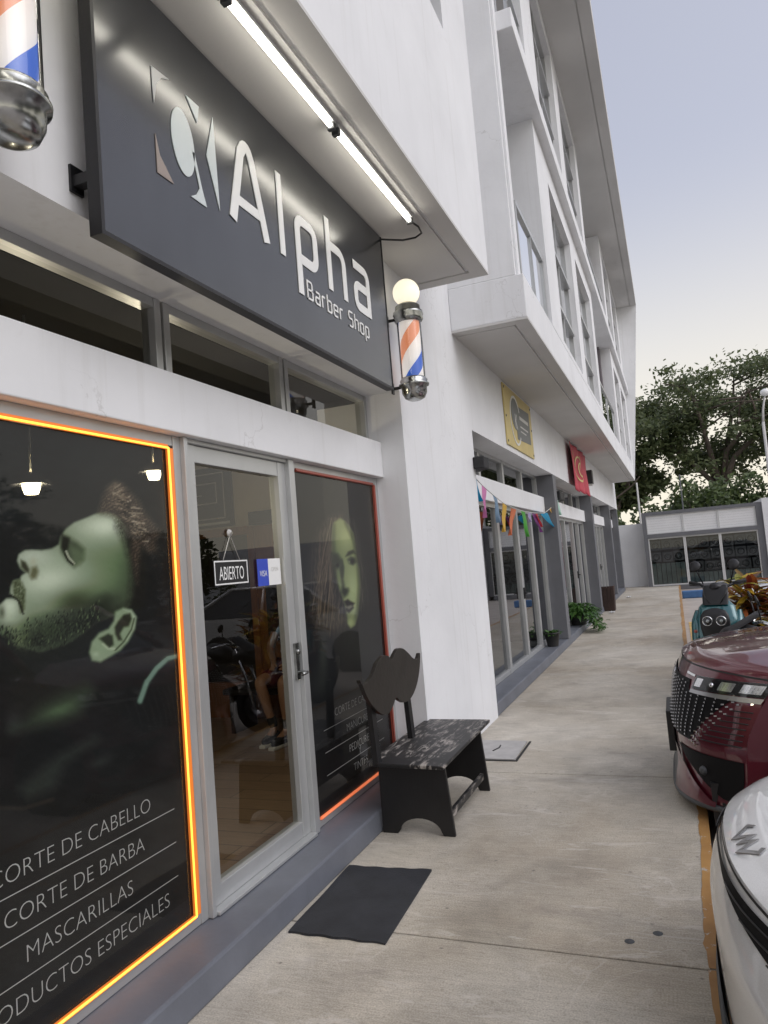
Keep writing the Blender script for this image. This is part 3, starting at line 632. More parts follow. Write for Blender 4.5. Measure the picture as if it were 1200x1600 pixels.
def woman(px, py):
    k = lambda *p: [(460 + x * .1875, 740 + y * .1875) for x, y in p]
    c = Canvas(px, py, (33, 35, 38)); n1 = rnoise(px, py, .06, .03, 5); n2 = rnoise(px, py, .9, .25, 6); n3 = np.random.default_rng(6).normal(0, .5, px.shape)
    c.c += (n1 * 2)[:, None]
    hair = soft(px, py, k((385, 350), (300, 380), (210, 470), (160, 640), (140, 860), (150, 1100), (200, 1300), (330, 1330), (440, 1260), (400, 1040), (330, 900), (312, 700), (310, 480)), 10)
    st = np.clip(np.sin(px * 1.1 + n2 * 1.5 + py * .05) * .5 + .5, 0, 1)
    c.lay(hair * .8, (66, 59, 51)); c.lay(hair * st ** 2 * .5, (112, 98, 80)); c.lay(line(px, py, k((205, 900), (230, 760), (270, 640), (290, 520)), 4) * .25, (98, 88, 74)); c.lay(line(px, py, k((300, 1040), (275, 900), (250, 780)), 2.5) * .3, (84, 76, 64))
    hr = soft(px, py, k((390, 360), (440, 380), (500, 460), (560, 640), (600, 860), (600, 1050), (540, 1080), (548, 900), (520, 700), (500, 540), (450, 430)), 7); c.lay(hr * .55 * (.4 + .6 * st), (80, 75, 66))
    rs = random.Random(8)
    for i in range(70):
        x0 = rs.uniform(300, 390); x1 = rs.uniform(140, 330); P_ = [(x0 - (x0 - x1) * q ** .8 + 14 * math.sin(5 * q + i), 370 + (rs.uniform(700, 1000)) * q) for q in np.linspace(0, 1, 6)]
        c.lay(line(px, py, k(*P_), .6) * rs.uniform(.12, .4), rs.choice([(128, 112, 92), (100, 88, 70), (30, 28, 26), (84, 74, 60)]))
    for i in range(26):
        x0 = rs.uniform(430, 500); P_ = [(x0 + (rs.uniform(70, 130)) * q ** .7 + 8 * math.sin(4 * q + i), 380 + 760 * q) for q in np.linspace(0, 1, 6)]
        c.lay(line(px, py, k(*P_), .6) * rs.uniform(.1, .3), rs.choice([(110, 104, 92), (30, 30, 30), (84, 80, 70)]))
    c.lay(soft(px, py, k((430, 1260), (520, 1270), (620, 1420), (700, 1560), (420, 1560), (380, 1400)), 16) * .3, (62, 66, 58))
    f = soft(px, py, k((385, 372), (330, 410), (315, 470), (314, 560), (316, 660), (330, 770), (345, 850), (370, 950), (400, 1030), (425, 1110), (440, 1190), (445, 1250), (470, 1288), (505, 1262), (528, 1180), (540, 1060), (548, 930), (540, 800), (518, 690), (506, 580), (490, 500), (450, 430), (420, 395)), 2.2)
    c.lay(f, (114, 126, 84)); c.lay(f * blob(px, py, 524, 850, 12, 60) * .35, (80, 92, 66)); c.lay(f * blob(px, py, 541, 836, 15, 20), (142, 152, 94)); c.lay(f * blob(px, py, 552, 925, 10, 34), (140, 154, 100)); c.lay(f * blob(px, py, 527, 815, 12, 14) * .6, (138, 146, 92))
    c.lay(f * blob(px, py, 521, 910, 10, 44) * .55, (70, 78, 54)); c.lay(soft(px, py, k((312, 660), (360, 668), (395, 720), (405, 800), (398, 860), (370, 780), (345, 800), (345, 880), (320, 800)), 3.5) * .8, (42, 46, 38))
    c.lay(soft(px, py, k((395, 720), (410, 780), (405, 880), (420, 950), (450, 955), (455, 975), (440, 1010), (415, 1030), (390, 990), (400, 930), (390, 850)), 3) * .85, (40, 44, 34))
    c.lay(soft(px, py, k((338, 745), (365, 738), (388, 765), (375, 788), (350, 782)), 1.8) * .8, (78, 88, 72)); c.lay(blob(px, py, 527.5, 883, 2.6, 3.4), (16, 18, 16))
    c.lay(soft(px, py, k((428, 690), (450, 650), (490, 636), (512, 668), (490, 664), (455, 682)), 2) * .9, (40, 40, 30)); c.lay(soft(px, py, k((440, 715), (470, 690), (508, 705), (520, 735), (490, 765), (455, 750)), 2) * .75, (50, 54, 42)); c.lay(blob(px, py, 550.5, 876.5, 2.8, 3.8), (14, 16, 14)); c.lay(blob(px, py, 546, 878, 1.3, 1.6) * .8, (120, 132, 100))
    c.lay(soft(px, py, k((415, 1065), (445, 1048), (465, 1062), (502, 1080), (490, 1100), (495, 1120), (455, 1162), (425, 1140), (432, 1105)), 1.8) * .95, (44, 36, 32)); c.lay(soft(px, py, k((425, 1112), (470, 1095), (492, 1108), (455, 1132)), 1.4) * .8, (112, 112, 92))
    c.lay(line(px, py, k((440, 410), (505, 560), (540, 760), (552, 930), (535, 1150), (490, 1285)), 4.5) * f * .6, (62, 66, 50)); c.lay(line(px, py, k((318, 430), (312, 560), (318, 680)), 5) * f * .5, (62, 66, 48)); c.lay(f * blob(px, py, 545, 966, 9, 7) * .5, (70, 78, 56)); c.lay(blob(px, py, 548, 974, 8, 9) * f * .8, (138, 152, 96)); c.lay(blob(px, py, 505, 1020, 7, 40) * .35, (96, 104, 84)); c.lay(blob(px, py, 500, 1070, 14, 20) * .2, (90, 96, 80))
    c.c += (n3 * 1.5)[:, None]; c.c *= .88
    return c.c
pr1 = print_mesh('printed_film', 1.22, 2.785, .175, 2.29, 300, 400, man, win1)
pr2 = print_mesh('printed_film', 3.88, 5.235, .175, 2.29, 230, 380, woman, win2)
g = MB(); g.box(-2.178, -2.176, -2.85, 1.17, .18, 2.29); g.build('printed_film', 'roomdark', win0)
def film_text(lines, cy, bases, size, xs, seps, ya, yb, par):
    g = MB()
    for s, b in zip(lines, bases): text(g, s, cy, b, size, FX(-2.1305), 0, align='CENTER', xs=xs, thin=-.021)
    for z in seps: g.add([(-2.1305, ya, z), (-2.1305, yb, z), (-2.1305, yb, z + .0035), (-2.1305, ya, z + .0035)], [(0, 1, 2, 3)])
    g.build('lettering', 'letterdim', par, fixn=False)
film_text(('CORTE DE CABELLO', 'CORTE DE BARBA', 'MASCARILLAS', 'PRODUCTOS ESPECIALES'), 2.088, (.715, .575, .437, .295), .083, 1.0, (.673, .533, .392), 1.57, 2.62, pr1)
film_text(('CORTE DE CABELLO', 'MANICURE', 'PEDICURE', 'Y', 'TINTES'), 4.565, (.715, .58, .44, .392, .305), .072, 1.02, (.66, .525, .388), 4.06, 5.0, pr2)
# neon edging of the two windows
def neon(y0, y1, z0, z1, sides, mats, par):
    for s in sides:
        g = MB(); b = MB(); x = -2.112
        if s == 'T': b.box(-2.125, -2.114, y0, y1, z1 - .006, z1 + .016); g.tube([(x, y0, z1), (x, y1, z1)], .0045, 8)
        if s == 'B': b.box(-2.125, -2.114, y0, y1, z0 - .010, z0 + .006); g.tube([(x, y0, z0), (x, y1, z0)], .0045, 8)
        if s == 'R': b.box(-2.125, -2.114, y1 - .006, y1 + .034, z0, z1); g.tube([(x, y1, z0), (x, y1, z1)], .0045, 8)
        c = b.build('neon_channel', mats[1], par); g.build('neon_tube', mats[0], c)
neon(1.25, 2.705, .185, 2.27, 'TRB', ('neon', 'neonbed'), win1)
neon(3.92, 5.15, .185, 2.275, 'TR', ('neonred', 'neonred'), win2)
neon(3.92, 5.19, .185, 2.27, 'B', ('neonredlit', 'neonredlit'), win2)

# other shops
def shop(y0, y1, muls, doors, tm, curtain=None):
    for k, (a, b) in enumerate(zip([y0] + muls, muls + [y1])):
        f = frame('shop_door' if k in doors else 'shop_window', a, b, FZ0, FZ1, t=.06)
        if k in doors:
            h = MB(); yh = b - .035 if k == min(doors) else a + .035; h.box(-2.12, -2.1, yh - .015, yh + .015, 1.0, 1.16); h.tube([(-2.1, yh, 1.08), (-2.06, yh, 1.08)], .01, 8); h.build('handle', 'blackmetal', f)
    e = np.linspace(y0, y1, tm + 1)
    for a, b in zip(e[:-1], e[1:]): frame('transom_window', a + .005, b - .005, 2.616, 2.999, t=.045, x0=-2.24, x1=-2.16)
shop(7.42, 12.85, [8.36, 9.36, 10.62, 11.75], (2, 3), 4)
shop(13.18, 18.97, [15.6, 16.9, 17.9], (1, 2), 4)
shop(19.3, 24.4, [21.2, 22.3, 23.3], (1, 2), 4)
shop(24.73, 27.7, [26.2], (1,), 2)
# rooms behind the glass
def room(y0, y1, x0, col, floor='floor', z1=3.2):
    g = MB(); g.add([(x0, y0, .12), (-2.3, y0, .12), (-2.3, y1, .12), (x0, y1, .12)], [(0, 1, 2, 3)]); g.build('room_floor', floor, B, fixn=False)
    g = MB(); g.add([(x0, y0, .12), (x0, y1, .12), (x0, y1, z1), (x0, y0, z1)], [(0, 1, 2, 3)]); g.add([(x0, y1, .12), (-2.61, y1, .12), (-2.61, y1, z1), (x0, y1, z1)], [(0, 1, 2, 3)])
    g.add([(x0, y0, .12), (x0, y0, z1), (-2.61, y0, z1), (-2.61, y0, .12)], [(0, 1, 2, 3)]); g.build('room_wall', col, B, fixn=False)
    g = MB(); g.add([(x0, y0, z1), (x0, y1, z1), (-2.61, y1, z1), (-2.61, y0, z1)], [(0, 1, 2, 3)]); g.add([(x0 + .02, y0, 2.45), (x0 + .02, y1, 2.45), (x0 + .02, y1, z1), (x0 + .02, y0, z1)], [(0, 1, 2, 3)]); g.build('ceiling_and_dark_sheet', 'ceildark', B, fixn=False)  # ceiling, plus a dark sheet over the upper back wall standing in for shade
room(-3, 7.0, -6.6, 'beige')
g = MB(); g.box(-2.62, -2.25, -2.95, 5.24, 2.955, 2.996); g.build('added_dark_panel', 'ceildark', B)  # dark panel added under the band's inner underside so the transoms stay dark
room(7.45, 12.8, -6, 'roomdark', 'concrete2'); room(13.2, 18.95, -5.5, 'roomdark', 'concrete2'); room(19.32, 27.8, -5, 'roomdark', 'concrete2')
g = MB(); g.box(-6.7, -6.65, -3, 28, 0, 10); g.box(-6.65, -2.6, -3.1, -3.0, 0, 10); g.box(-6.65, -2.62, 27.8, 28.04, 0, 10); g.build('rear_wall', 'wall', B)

# ================================================================== BARBER SHOP FRONT
# sign board
SX = -1.72; SY0, SY1, SZ0, SZ1 = 1.93, 4.71, 2.885, 3.985
t = thing('shop_sign', 'large dark grey barber shop sign board with white Alpha lettering', 'sign', (WX, 3.3, SZ0))
g = MB(); g.box(SX - .05, SX - .004, SY0, SY1, SZ0, SZ1); g.build('board', 'signface', t)
g = MB(); e = .012
g.box(SX - .055, SX, SY0 - e, SY0 + .004, SZ0 - e, SZ1); g.box(SX - .055, SX, SY1 - .004, SY1 + .006, SZ0 - e, SZ1); g.box(SX - .055, SX, SY0 + .004, SY1 - .004, SZ0 - e, SZ0 + .004)
g.build('edge_frame', 'blackmetal', t)
for y in (SY0 + .03, SY1 - .25):
    g = MB(); g.box(WX + .001, SX - .056, y - .02, y + .02, 3.09, 3.13); g.box(WX + .001, WX + .012, y - .03, y + .03, 3.07, 3.17); g.build('bracket', 'blackmetal', t)
fs = FX(SX - .003); D0, D1 = 0, .004; sw = .056
g = MB()
g.ribbon([(2.768, 3.29), (2.868, 3.66)] + arc(2.917, 3.675, .033, 160, 20, 6) + [(2.962, 3.66), (3.066, 3.29)], sw, fs, D0, D1)
g.ribbon([(2.80, 3.405), (3.03, 3.405)], .05, fs, D0, D1 - .001)
g.ribbon([(3.226, 3.29), (3.226, 3.735)], .05, fs, D0, D1)
def rr(x0, x1, z0, z1, r, start='l'): return arc(x1 - r, z1 - r, r, 90, 0) + arc(x1 - r, z0 + r, r, 0, -90) + arc(x0 + r, z0 + r, r, 270, 180) + arc(x0 + r, z1 - r, r, 180, 90)
h = sw / 2
g.ribbon([(3.403, 3.14)] + arc(3.403 + .06, 3.57 - .06, .06, 180, 90) + arc(3.61 - .06, 3.57 - .06, .06, 90, 0) + arc(3.61 - .06, 3.345 + .06, .06, 0, -90) + [(3.43, 3.345)], sw, fs, D0, D1)
g.ribbon([(3.79, 3.29), (3.79, 3.735)], sw, fs, D0, D1)
g.ribbon([(3.81, 3.575)] + arc(4.0 - .07, 3.575 - .07, .07, 90, 0) + [(4.0, 3.29)], sw, fs, D0, D1 - .001)
g.ribbon([(4.145, 3.588)] + arc(4.375 - .06, 3.588 - .06, .06, 90, 0) + [(4.375, 3.29)], sw, fs, D0, D1)
g.ribbon([(4.35, 3.46)] + arc(4.168 + .05, 3.46 - .05, .05, 90, 180) + arc(4.168 + .05, 3.317 + .05, .05, 180, 270) + [(4.35, 3.317)], sw, fs, D0, D1 - .001)
g.build('lettering', 'letter', t, fixn=False)
# small line: squared thin letters
gl = {'B': [[(0, 0), (0, 1), (.5, 1), (.6, .9), (.6, .6), (.5, .52), (0, .52)], [(.5, .52), (.66, .42), (.66, .1), (.56, 0), (0, 0)]],
      'a': [[(.05, .68), (.48, .68), (.56, .6), (.56, 0), (.1, 0), (0, .08), (0, .3), (.1, .38), (.56, .38)]], 'r': [[(0, 0), (0, .6), (.08, .68), (.38, .68)]],
      'b': [[(0, 1), (0, 0), (.46, 0), (.56, .08), (.56, .6), (.46, .68), (0, .68)]], 'e': [[(0, .36), (.56, .36), (.56, .6), (.46, .68), (.1, .68), (0, .6), (0, .08), (.1, 0), (.52, 0)]],
      'S': [[(.6, .95), (.12, .95), (0, .85), (0, .6), (.1, .5), (.5, .5), (.6, .4), (.6, .1), (.5, 0), (0, 0)]], 'h': [[(0, 1), (0, 0)], [(0, .68), (.46, .68), (.56, .6), (.56, 0)]],
      'o': [[(.1, 0), (.46, 0), (.56, .08), (.56, .6), (.46, .68), (.1, .68), (0, .6), (0, .08), (.1, 0)]], 'p': [[(0, -.32), (0, .6), (.08, .68), (.46, .68), (.56, .6), (.56, .08), (.46, 0), (0, 0)]]}
g = MB(); y = 3.475
for ch in 'Barber Shop':
    if ch == ' ':
        y += .06; g.build('lettering', 'letter', t, fixn=False); g = MB(); continue
    wmax = 0
    for st in gl[ch]: g.ribbon([(y + a * .092, 3.142 + b * .098) for a, b in st], .011, fs, D0, D1); wmax = max(wmax, max(a for a, b in st))
    y += wmax * .092 + .033
g.build('lettering', 'letter', t, fixn=False)
def flat(name, polys, mat):
    g = MB()
    for p in polys: g.prism(p, fs, 0, .003)
    g.build(name, mat, t)
flat('logo', [[(2.24, 3.69), (2.35, 3.70), (2.30, 3.675), (2.265, 3.63), (2.245, 3.54), (2.24, 3.6)]], 'logogrey')
flat('logo', [[(2.24, 3.41), (2.262, 3.33), (2.34, 3.25), (2.24, 3.25)]], 'logotan')
flat('logo', [[(2.42 + .075 * math.cos(a) - .022 * math.sin(a) * .3, 3.47 + .143 * math.sin(a)) for a in np.linspace(0, 2 * math.pi, 36)[:-1]], [(2.478, 3.46), (2.495, 3.46), (2.535, 3.32), (2.562, 3.25), (2.45, 3.25), (2.49, 3.275), (2.518, 3.315)], [(2.46, 3.70), (2.55, 3.70), (2.53, 3.615)], [(2.652, 3.71), (2.585, 3.5), (2.662, 3.28)]], 'logoblue')
# lamp tubes under the soffit, with their cable
for y0, y1, nm in ((.9, 2.345, 'white glowing LED tube on the soffit, nearest the camera at the top edge'), (2.36, 3.345, 'white glowing LED tube on the soffit, middle one above the Alpha sign'), (3.375, 4.55, 'white glowing LED tube on the soffit, far one ending beside the black cable')):
    t = thing('tube_lamp', nm, 'lamp', (-1.44, (y0 + y1) / 2, 3.998), 'LED tubes above the sign')
    g = MB(); g.box(-1.462, -1.418, y0, y1, 3.975, 3.998); g.build('lamp_base', 'whitealu', t)
    g = MB(); g.tube([(-1.44, y0 + .03, 3.958), (-1.44, y1 - .03, 3.958)], .0135, 12); g.build('tube', 'led', t)
    g = MB()
    for a, b in ((y0, y0 + .028), (y1 - .028, y1)): g.box(-1.46, -1.42, a, b, 3.938, 3.974)
    g.build('end_cap', 'greyplastic', t)
g = MB(); g.tube([(-1.44, 4.56, 3.965), (-1.42, 4.66, 3.965), (-1.43, 4.76, 3.962), (-1.49, 4.80, 3.96), (-1.58, 4.78, 3.955), (-1.68, 4.725, 3.962), (-1.78, 4.72, 3.99)], .007, 6)
tag(g.build('cable', 'cable'), 'thin black cable curving from the tube lamp to the sign corner', 'cable')
# barber poles
def pole_stripes():
    m, n, p, o = newmat('pole_stripes')
    tc = n.nodes.new('ShaderNodeTexCoord'); sp = n.nodes.new('ShaderNodeSeparateXYZ'); n.links.new(tc.outputs['Object'], sp.inputs[0])
    at = n.nodes.new('ShaderNodeMath'); at.operation = 'ARCTAN2'; n.links.new(sp.outputs[1], at.inputs[0]); n.links.new(sp.outputs[0], at.inputs[1])
    a = n.nodes.new('ShaderNodeMath'); a.operation = 'MULTIPLY'; a.inputs[1].default_value = 1 / (2 * math.pi); n.links.new(at.outputs[0], a.inputs[0])
    b = n.nodes.new('ShaderNodeMath'); b.operation = 'MULTIPLY_ADD'; b.inputs[1].default_value = -1.72; n.links.new(sp.outputs[2], b.inputs[0]); n.links.new(a.outputs[0], b.inputs[2])
    b2 = n.nodes.new('ShaderNodeMath'); b2.operation = 'ADD'; b2.inputs[1].default_value = 10.62; n.links.new(b.outputs[0], b2.inputs[0])
    f = n.nodes.new('ShaderNodeMath'); f.operation = 'FRACT'; n.links.new(b2.outputs[0], f.inputs[0])
    r = n.nodes.new('ShaderNodeValToRGB'); r.color_ramp.interpolation = 'CONSTANT'; e = r.color_ramp.elements
    wht, red, blu = (.88, .82, .76), (.80, .33, .17), (.03, .13, .55)
    for i, (q, c) in enumerate(((0, blu), (.20, wht), (.48, red), (.72, wht))):
        if i > 1: e.new(q)
        e[i].position = q; e[i].color = (*c, 1)
    n.links.new(f.outputs[0], r.inputs[0]); n.links.new(r.outputs[0], p.inputs['Base Color']); n.links.new(r.outputs[0], p.inputs['Emission Color'])
    p.inputs['Emission Strength'].default_value = .20; p.inputs['Roughness'].default_value = .25; return m
M['stripes'] = pole_stripes()
pole = local_thing('barber_pole', 'barber pole with glowing globe and striped cylinder beside the far end of the sign', 'barber pole', (-1.69, 5.08, 2.86), 0, 'barber poles either side of the sign')
g = MB(); g.lathe([(.079, .16), (.079, .60)], (0, 0, 0), seg=40); g.build('striped_cylinder', 'stripes', pole)
g = MB(); g.lathe([(.092, .15), (.092, .61)], (0, 0, 0), seg=40); g.build('glass_sleeve', 'lens', pole, fixn=False)
g = MB(); g.lathe([(.001, 0), (.045, .002), (.075, .018), (.093, .055), (.096, .10), (.112, .108), (.114, .122), (.10, .132), (.104, .15), (.094, .165), (.09, .17)], (0, 0, 0), seg=40); g.build('bottom_cap', 'oldchrome', pole)
g = MB(); g.lathe([(.09, .59), (.10, .60), (.112, .622), (.108, .64), (.116, .655), (.112, .675), (.098, .685), (.094, .72), (.075, .735), (.06, .742), (.001, .744)], (0, 0, 0), seg=40); g.build('top_cap', 'oldchrome', pole)
g = MB(); g.ball((0, 0, .83), .102, 32); g.build('globe', 'globe', pole)
for z in (.115, .64):
    g = MB(); g.tube([(-.165, 0, z), (-.10, 0, z)], .012, 8); g.box(-.178, -.166, -.02, .02, z - .04, z + .04); g.build('bracket', 'blackmetal', pole)
pole2 = dup(pole, (-1.69, 1.535, 2.985), label='barber pole with a worn chrome end cap, cut off by the left edge')
for c_ in pole2.children:
    if c_.name.startswith('striped_cylinder'): c_.rotation_euler = (0, 0, R(60))
# hanging open sign and card sticker on the door glass
t = thing('door_sign', 'black hanging door sign reading ABIERTO in white, inside the door glass', 'sign', (-2.14, 3.2, 1.62))
x = -2.146
g = MB(); g.box(x - .004, x, 3.045, 3.355, 1.615, 1.745); g.build('board', 'blackmetal', t)
g = MB(); g.ribbon([(3.052, 1.622), (3.348, 1.622), (3.348, 1.738), (3.052, 1.738)], .007, FX(x), 0, .001, closed=True); text(g, 'ABIERTO', 3.2, 1.643, .098, FX(x), .001, align='CENTER', xs=.58); g.build('lettering', 'letter', t, fixn=False)
g = MB(); g.tube([(x, 3.13, 1.745), (x, 3.205, 1.872), (x, 3.28, 1.745)], .0022, 6); g.build('string', 'polepaint', t)
g = MB(); g.lathe([(.02, 0), (.017, .008), (.006, .012), (.006, .02)], (x - .004, 3.205, 1.885), (1, 0, 0), 14); g.build('suction_hook', 'polepaint', t)
t = thing('card_sticker', 'blue and white payment card sticker on the door glass', 'sticker', (x, 3.55, 1.6))
g = MB(); g.box(x - .002, x, 3.45, 3.565, 1.592, 1.742); g.build('blue_half', paint('sticker_blue', (.03, .07, .50), .4, bmp=0), t)
g = MB(); g.box(x - .002, x, 3.565, 3.70, 1.592, 1.742); g.build('white_half', 'letter', t)
g = MB(); text(g, 'VISA', 3.507, 1.645, .046, FX(x), .001, align='CENTER', xs=.85, slant=.2); g.build('lettering', 'letter', t, fixn=False)
g = MB(); text(g, 'OPEN', 3.632, 1.67, .034, FX(x), .001, align='CENTER', xs=.9); g.build('lettering', 'letterdim', t, fixn=False)
# doormat
g = MB(); nx, ny = 20, 34
P4 = [(-1.835, 3.0), (-1.35, 3.005), (-1.385, 3.765), (-1.862, 3.73)]
def mp(u, v):
    a = [P4[0][i] * (1 - u) + P4[1][i] * u for i in (0, 1)]; b = [P4[3][i] * (1 - u) + P4[2][i] * u for i in (0, 1)]; return [a[i] * (1 - v) + b[i] * v for i in (0, 1)]
def mtop(u, v):
    q = mp(u, v); k = .004 * math.sin(u * 23) * (v > .97 or v < .03 or u > .95); return (q[0] + (k if u > .95 else 0), q[1] + k, .010 + .002 * math.sin(v * 9 + u * 4))
g.grid(mtop, nx, ny)
for fn in (lambda u, v: (*mtop(u, 0)[:2], mtop(u, 0)[2] * v), lambda u, v: (*mtop(u, 1)[:2], mtop(u, 1)[2] * v), lambda u, v: (*mtop(1, u)[:2], mtop(1, u)[2] * v), lambda u, v: (*mtop(0, u)[:2], mtop(0, u)[2] * v)): g.grid(fn, 30, 1, smooth=False)
tag(g.build('doormat', 'mat'), 'flat dark rubber doormat with worn edges on the pavement by the door', 'doormat')
# bench with moustache back
t = thing('bench', 'worn black wooden bench with a moustache shaped backrest', 'bench', (-1.64, 4.6, 0))
g = MB(); g.hexa([(-1.90, 4.125, .435), (-1.385, 4.09, .435), (-1.40, 5.30, .435), (-1.90, 5.31, .435), (-1.90, 4.125, .457), (-1.385, 4.09, .457), (-1.40, 5.30, .457), (-1.90, 5.31, .457)]); g.build('seat', 'seatwood', t, bevel=.005)
for y in (4.24, 5.10):
    g = MB(); pts = [(-1.865, .434), (-1.865, 0), (-1.765, 0)] + [(-1.615 - .135 * math.cos(a), .012 + .085 * math.sin(a)) for a in np.linspace(.12, math.pi - .12, 12)] + [(-1.47, 0), (-1.395, 0), (-1.43, .434)]
    g.prism(pts, FY(y), -.025, 0); g.build('end_panel', 'blackwood', t, bevel=.004)
g = MB(); g.box(-1.455, -1.43, 4.266, 5.099, .08, .125); g.build('stretcher', 'seatwood', t, bevel=.003)
g = MB(); g.box(-1.86, -1.84, 4.266, 5.099, .20, .434); g.build('rear_panel', 'blackwood', t)
for y in (4.10, 4.72):
    g = MB(); g.hexa([(-1.835, y, .457), (-1.80, y, .457), (-1.80, y + .06, .457), (-1.835, y + .06, .457), (-1.85, y, .86), (-1.82, y, .86), (-1.82, y + .06, .86), (-1.85, y + .06, .86)]); g.build('back_post', 'blackwood', t)
def sm(pts, n=6):
    out = []; N = len(pts)
    for i in range(N):
        p0, p1, p2, p3 = [np.array(pts[(i + k) % N], float) for k in (-1, 0, 1, 2)]
        for j in range(n):
            u = j / n; out.append(tuple(.5 * ((2 * p1) + (-p0 + p2) * u + (2 * p0 - 5 * p1 + 4 * p2 - p3) * u * u + (-p0 + 3 * p1 - 3 * p2 + p3) * u ** 3)))
    return out
mou = [(3.925, .99), (3.94, .965), (4.03, .962), (4.12, .995), (4.20, 1.05), (4.30, 1.078), (4.385, 1.065), (4.44, 1.035), (4.50, 1.062), (4.57, 1.088), (4.66, 1.075), (4.75, 1.035), (4.84, .985), (4.93, .965), (4.985, 1.0), (4.99, .965), (4.95, .88), (4.88, .80), (4.79, .745), (4.70, .722), (4.60, .725), (4.52, .755), (4.46, .782), (4.40, .745), (4.32, .715), (4.22, .728), (4.10, .79), (4.00, .88)]
g = MB(); g.prism(sm(mou), FX(-1.818), 0, .026); g.build('backrest', 'backwood', t, bevel=.004)
# manhole lid and two small plugs in the pavement
t = thing('manhole_cover', 'pale grey rectangular inspection cover set in the pavement beyond the bench', 'manhole cover', (-1.6, 6.17, 0))
g = MB(); g.hexa([(-1.82, 5.885, .002), (-1.375, 5.87, .002), (-1.385, 6.45, .002), (-1.82, 6.47, .002), (-1.82, 5.885, .012), (-1.375, 5.87, .012), (-1.385, 6.45, .012), (-1.82, 6.47, .012)]); g.build('lid', 'concrete2', t, bevel=.003)
g = MB(); g.tube([(-1.61, 6.1, .0135), (-1.58, 6.2, .0135), (-1.585, 6.28, .0135)], .006, 6); g.build('handle_slot', 'gasket', t)
g = MB()
for a, b, c, d in ((-1.37, -1.352, 5.86, 6.46), (-1.84, -1.352, 5.845, 5.862)): g.box(a, b, c, d, .001, .006)
g.build('rim', 'gasket', t)
for i, (xx, yy) in enumerate(((-.35, 3.26), (-.24, 3.35))):
    g = MB(); g.lathe([(.001, .003), (.017, .003), (.021, .001)], (xx, yy, 0), seg=20); tag(g.build('pavement_plug', 'greyplastic'), ('small round dark plug in the pavement, the one nearer the shop', 'small round dark plug in the pavement, the one nearer the kerb')[i], 'plug', 'plugs in the pavement')

# ---- inside the barber shop
t = thing('wall_cabinet', 'brown wooden cabinet with dark mirror panels, seen through the door', 'cabinet', (-4.6, 6.8, .12))
g = MB(); holed(g, 0, 0, 0, 0, 0, 0, []) if False else None
g.box(-6.2, -5.11, 6.85, 6.99, .12, 2.21); g.box(-5.11, -4.36, 6.85, 6.99, 2.12, 2.21); g.box(-5.11, -4.36, 6.85, 6.99, .12, .5); g.box(-4.36, -2.75, 6.86, 6.99, .12, 2.2); g.box(-4.36, -4.28, 6.84, 6.859, .12, 2.2)
g.build('body', 'wood', t)
g = MB(); g.box(-5.11, -4.36, 6.93, 6.95, .5, 2.12); g.build('mirror', 'blackpl', t)
g = MB(); g.box(-4.16, -3.0, 6.82, 6.859, .95, 1.75); g.build('lower_panel', 'blackpl', t)
t = thing('menu_board', 'black menu board with thin white outlines, high on the inner wall', 'board', (-5.0, 6.99, 2.25))
g = MB(); g.box(-6.0, -4.60, 6.95, 6.99, 2.24, 2.93); g.build('panel', 'blackpl', t)
g = MB(); f2 = FY(6.949); g.ribbon([(-6.0, 2.75), (-4.80, 2.75), (-4.80, 2.52), (-6.0, 2.52)], .012, f2, 0, .001); g.ribbon([(-6.0, 2.86), (-4.70, 2.86), (-4.70, 2.34), (-6.0, 2.34)], .012, f2, 0, .001); g.ribbon([(-6.0, 2.285), (-4.64, 2.285)], .03, f2, 0, .001); g.ribbon([(-6.0, 2.62), (-5.0, 2.62)], .01, f2, 0, .001); g.build('outline', 'letterdim', t, fixn=False)
g = MB(); g.box(-4.34, -3.6, 6.85, 6.99, 2.215, 2.36); tag(g.build('wall_speaker', 'blackpl', bevel=.01), 'black box on the cabinet top behind the door glass', 'box')
for i, (xx, yy, zz) in enumerate(((-3.2, 2.92, 2.22), (-3.2, 3.93, 2.38))):
    t = thing('ceiling_lamp', ('small glowing lamp shining through the window print, above the nose', 'small glowing lamp shining through the window print, near the neon corner')[i], 'lamp', (xx, yy, zz), 'lamps inside the barber shop')
    g = MB(); g.lathe([(.001, .0), (.035, .0), (.045, .03), (.05, .06)], (xx, yy, zz - .03), seg=20); g.build('bulb', 'lampglow', t)
    lp = bpy.data.lights.new('bulb_light', 'POINT'); lp.energy = 6.5; lp.color = (1, .84, .62); lp.shadow_soft_size = .08; lo = bpy.data.objects.new('bulb_light', lp); COL.objects.link(lo); lo.parent = t; lo.location = (0, 0, -.12)
    g = MB(); g.lathe([(.05, .062), (.11, .05), (.06, .1), (.02, .12)], (xx, yy, zz - .03), seg=20); g.tube([(xx, yy, zz + .08), (xx, yy, 3.19)], .006, 6); g.build('shade', 'whitealu', t)
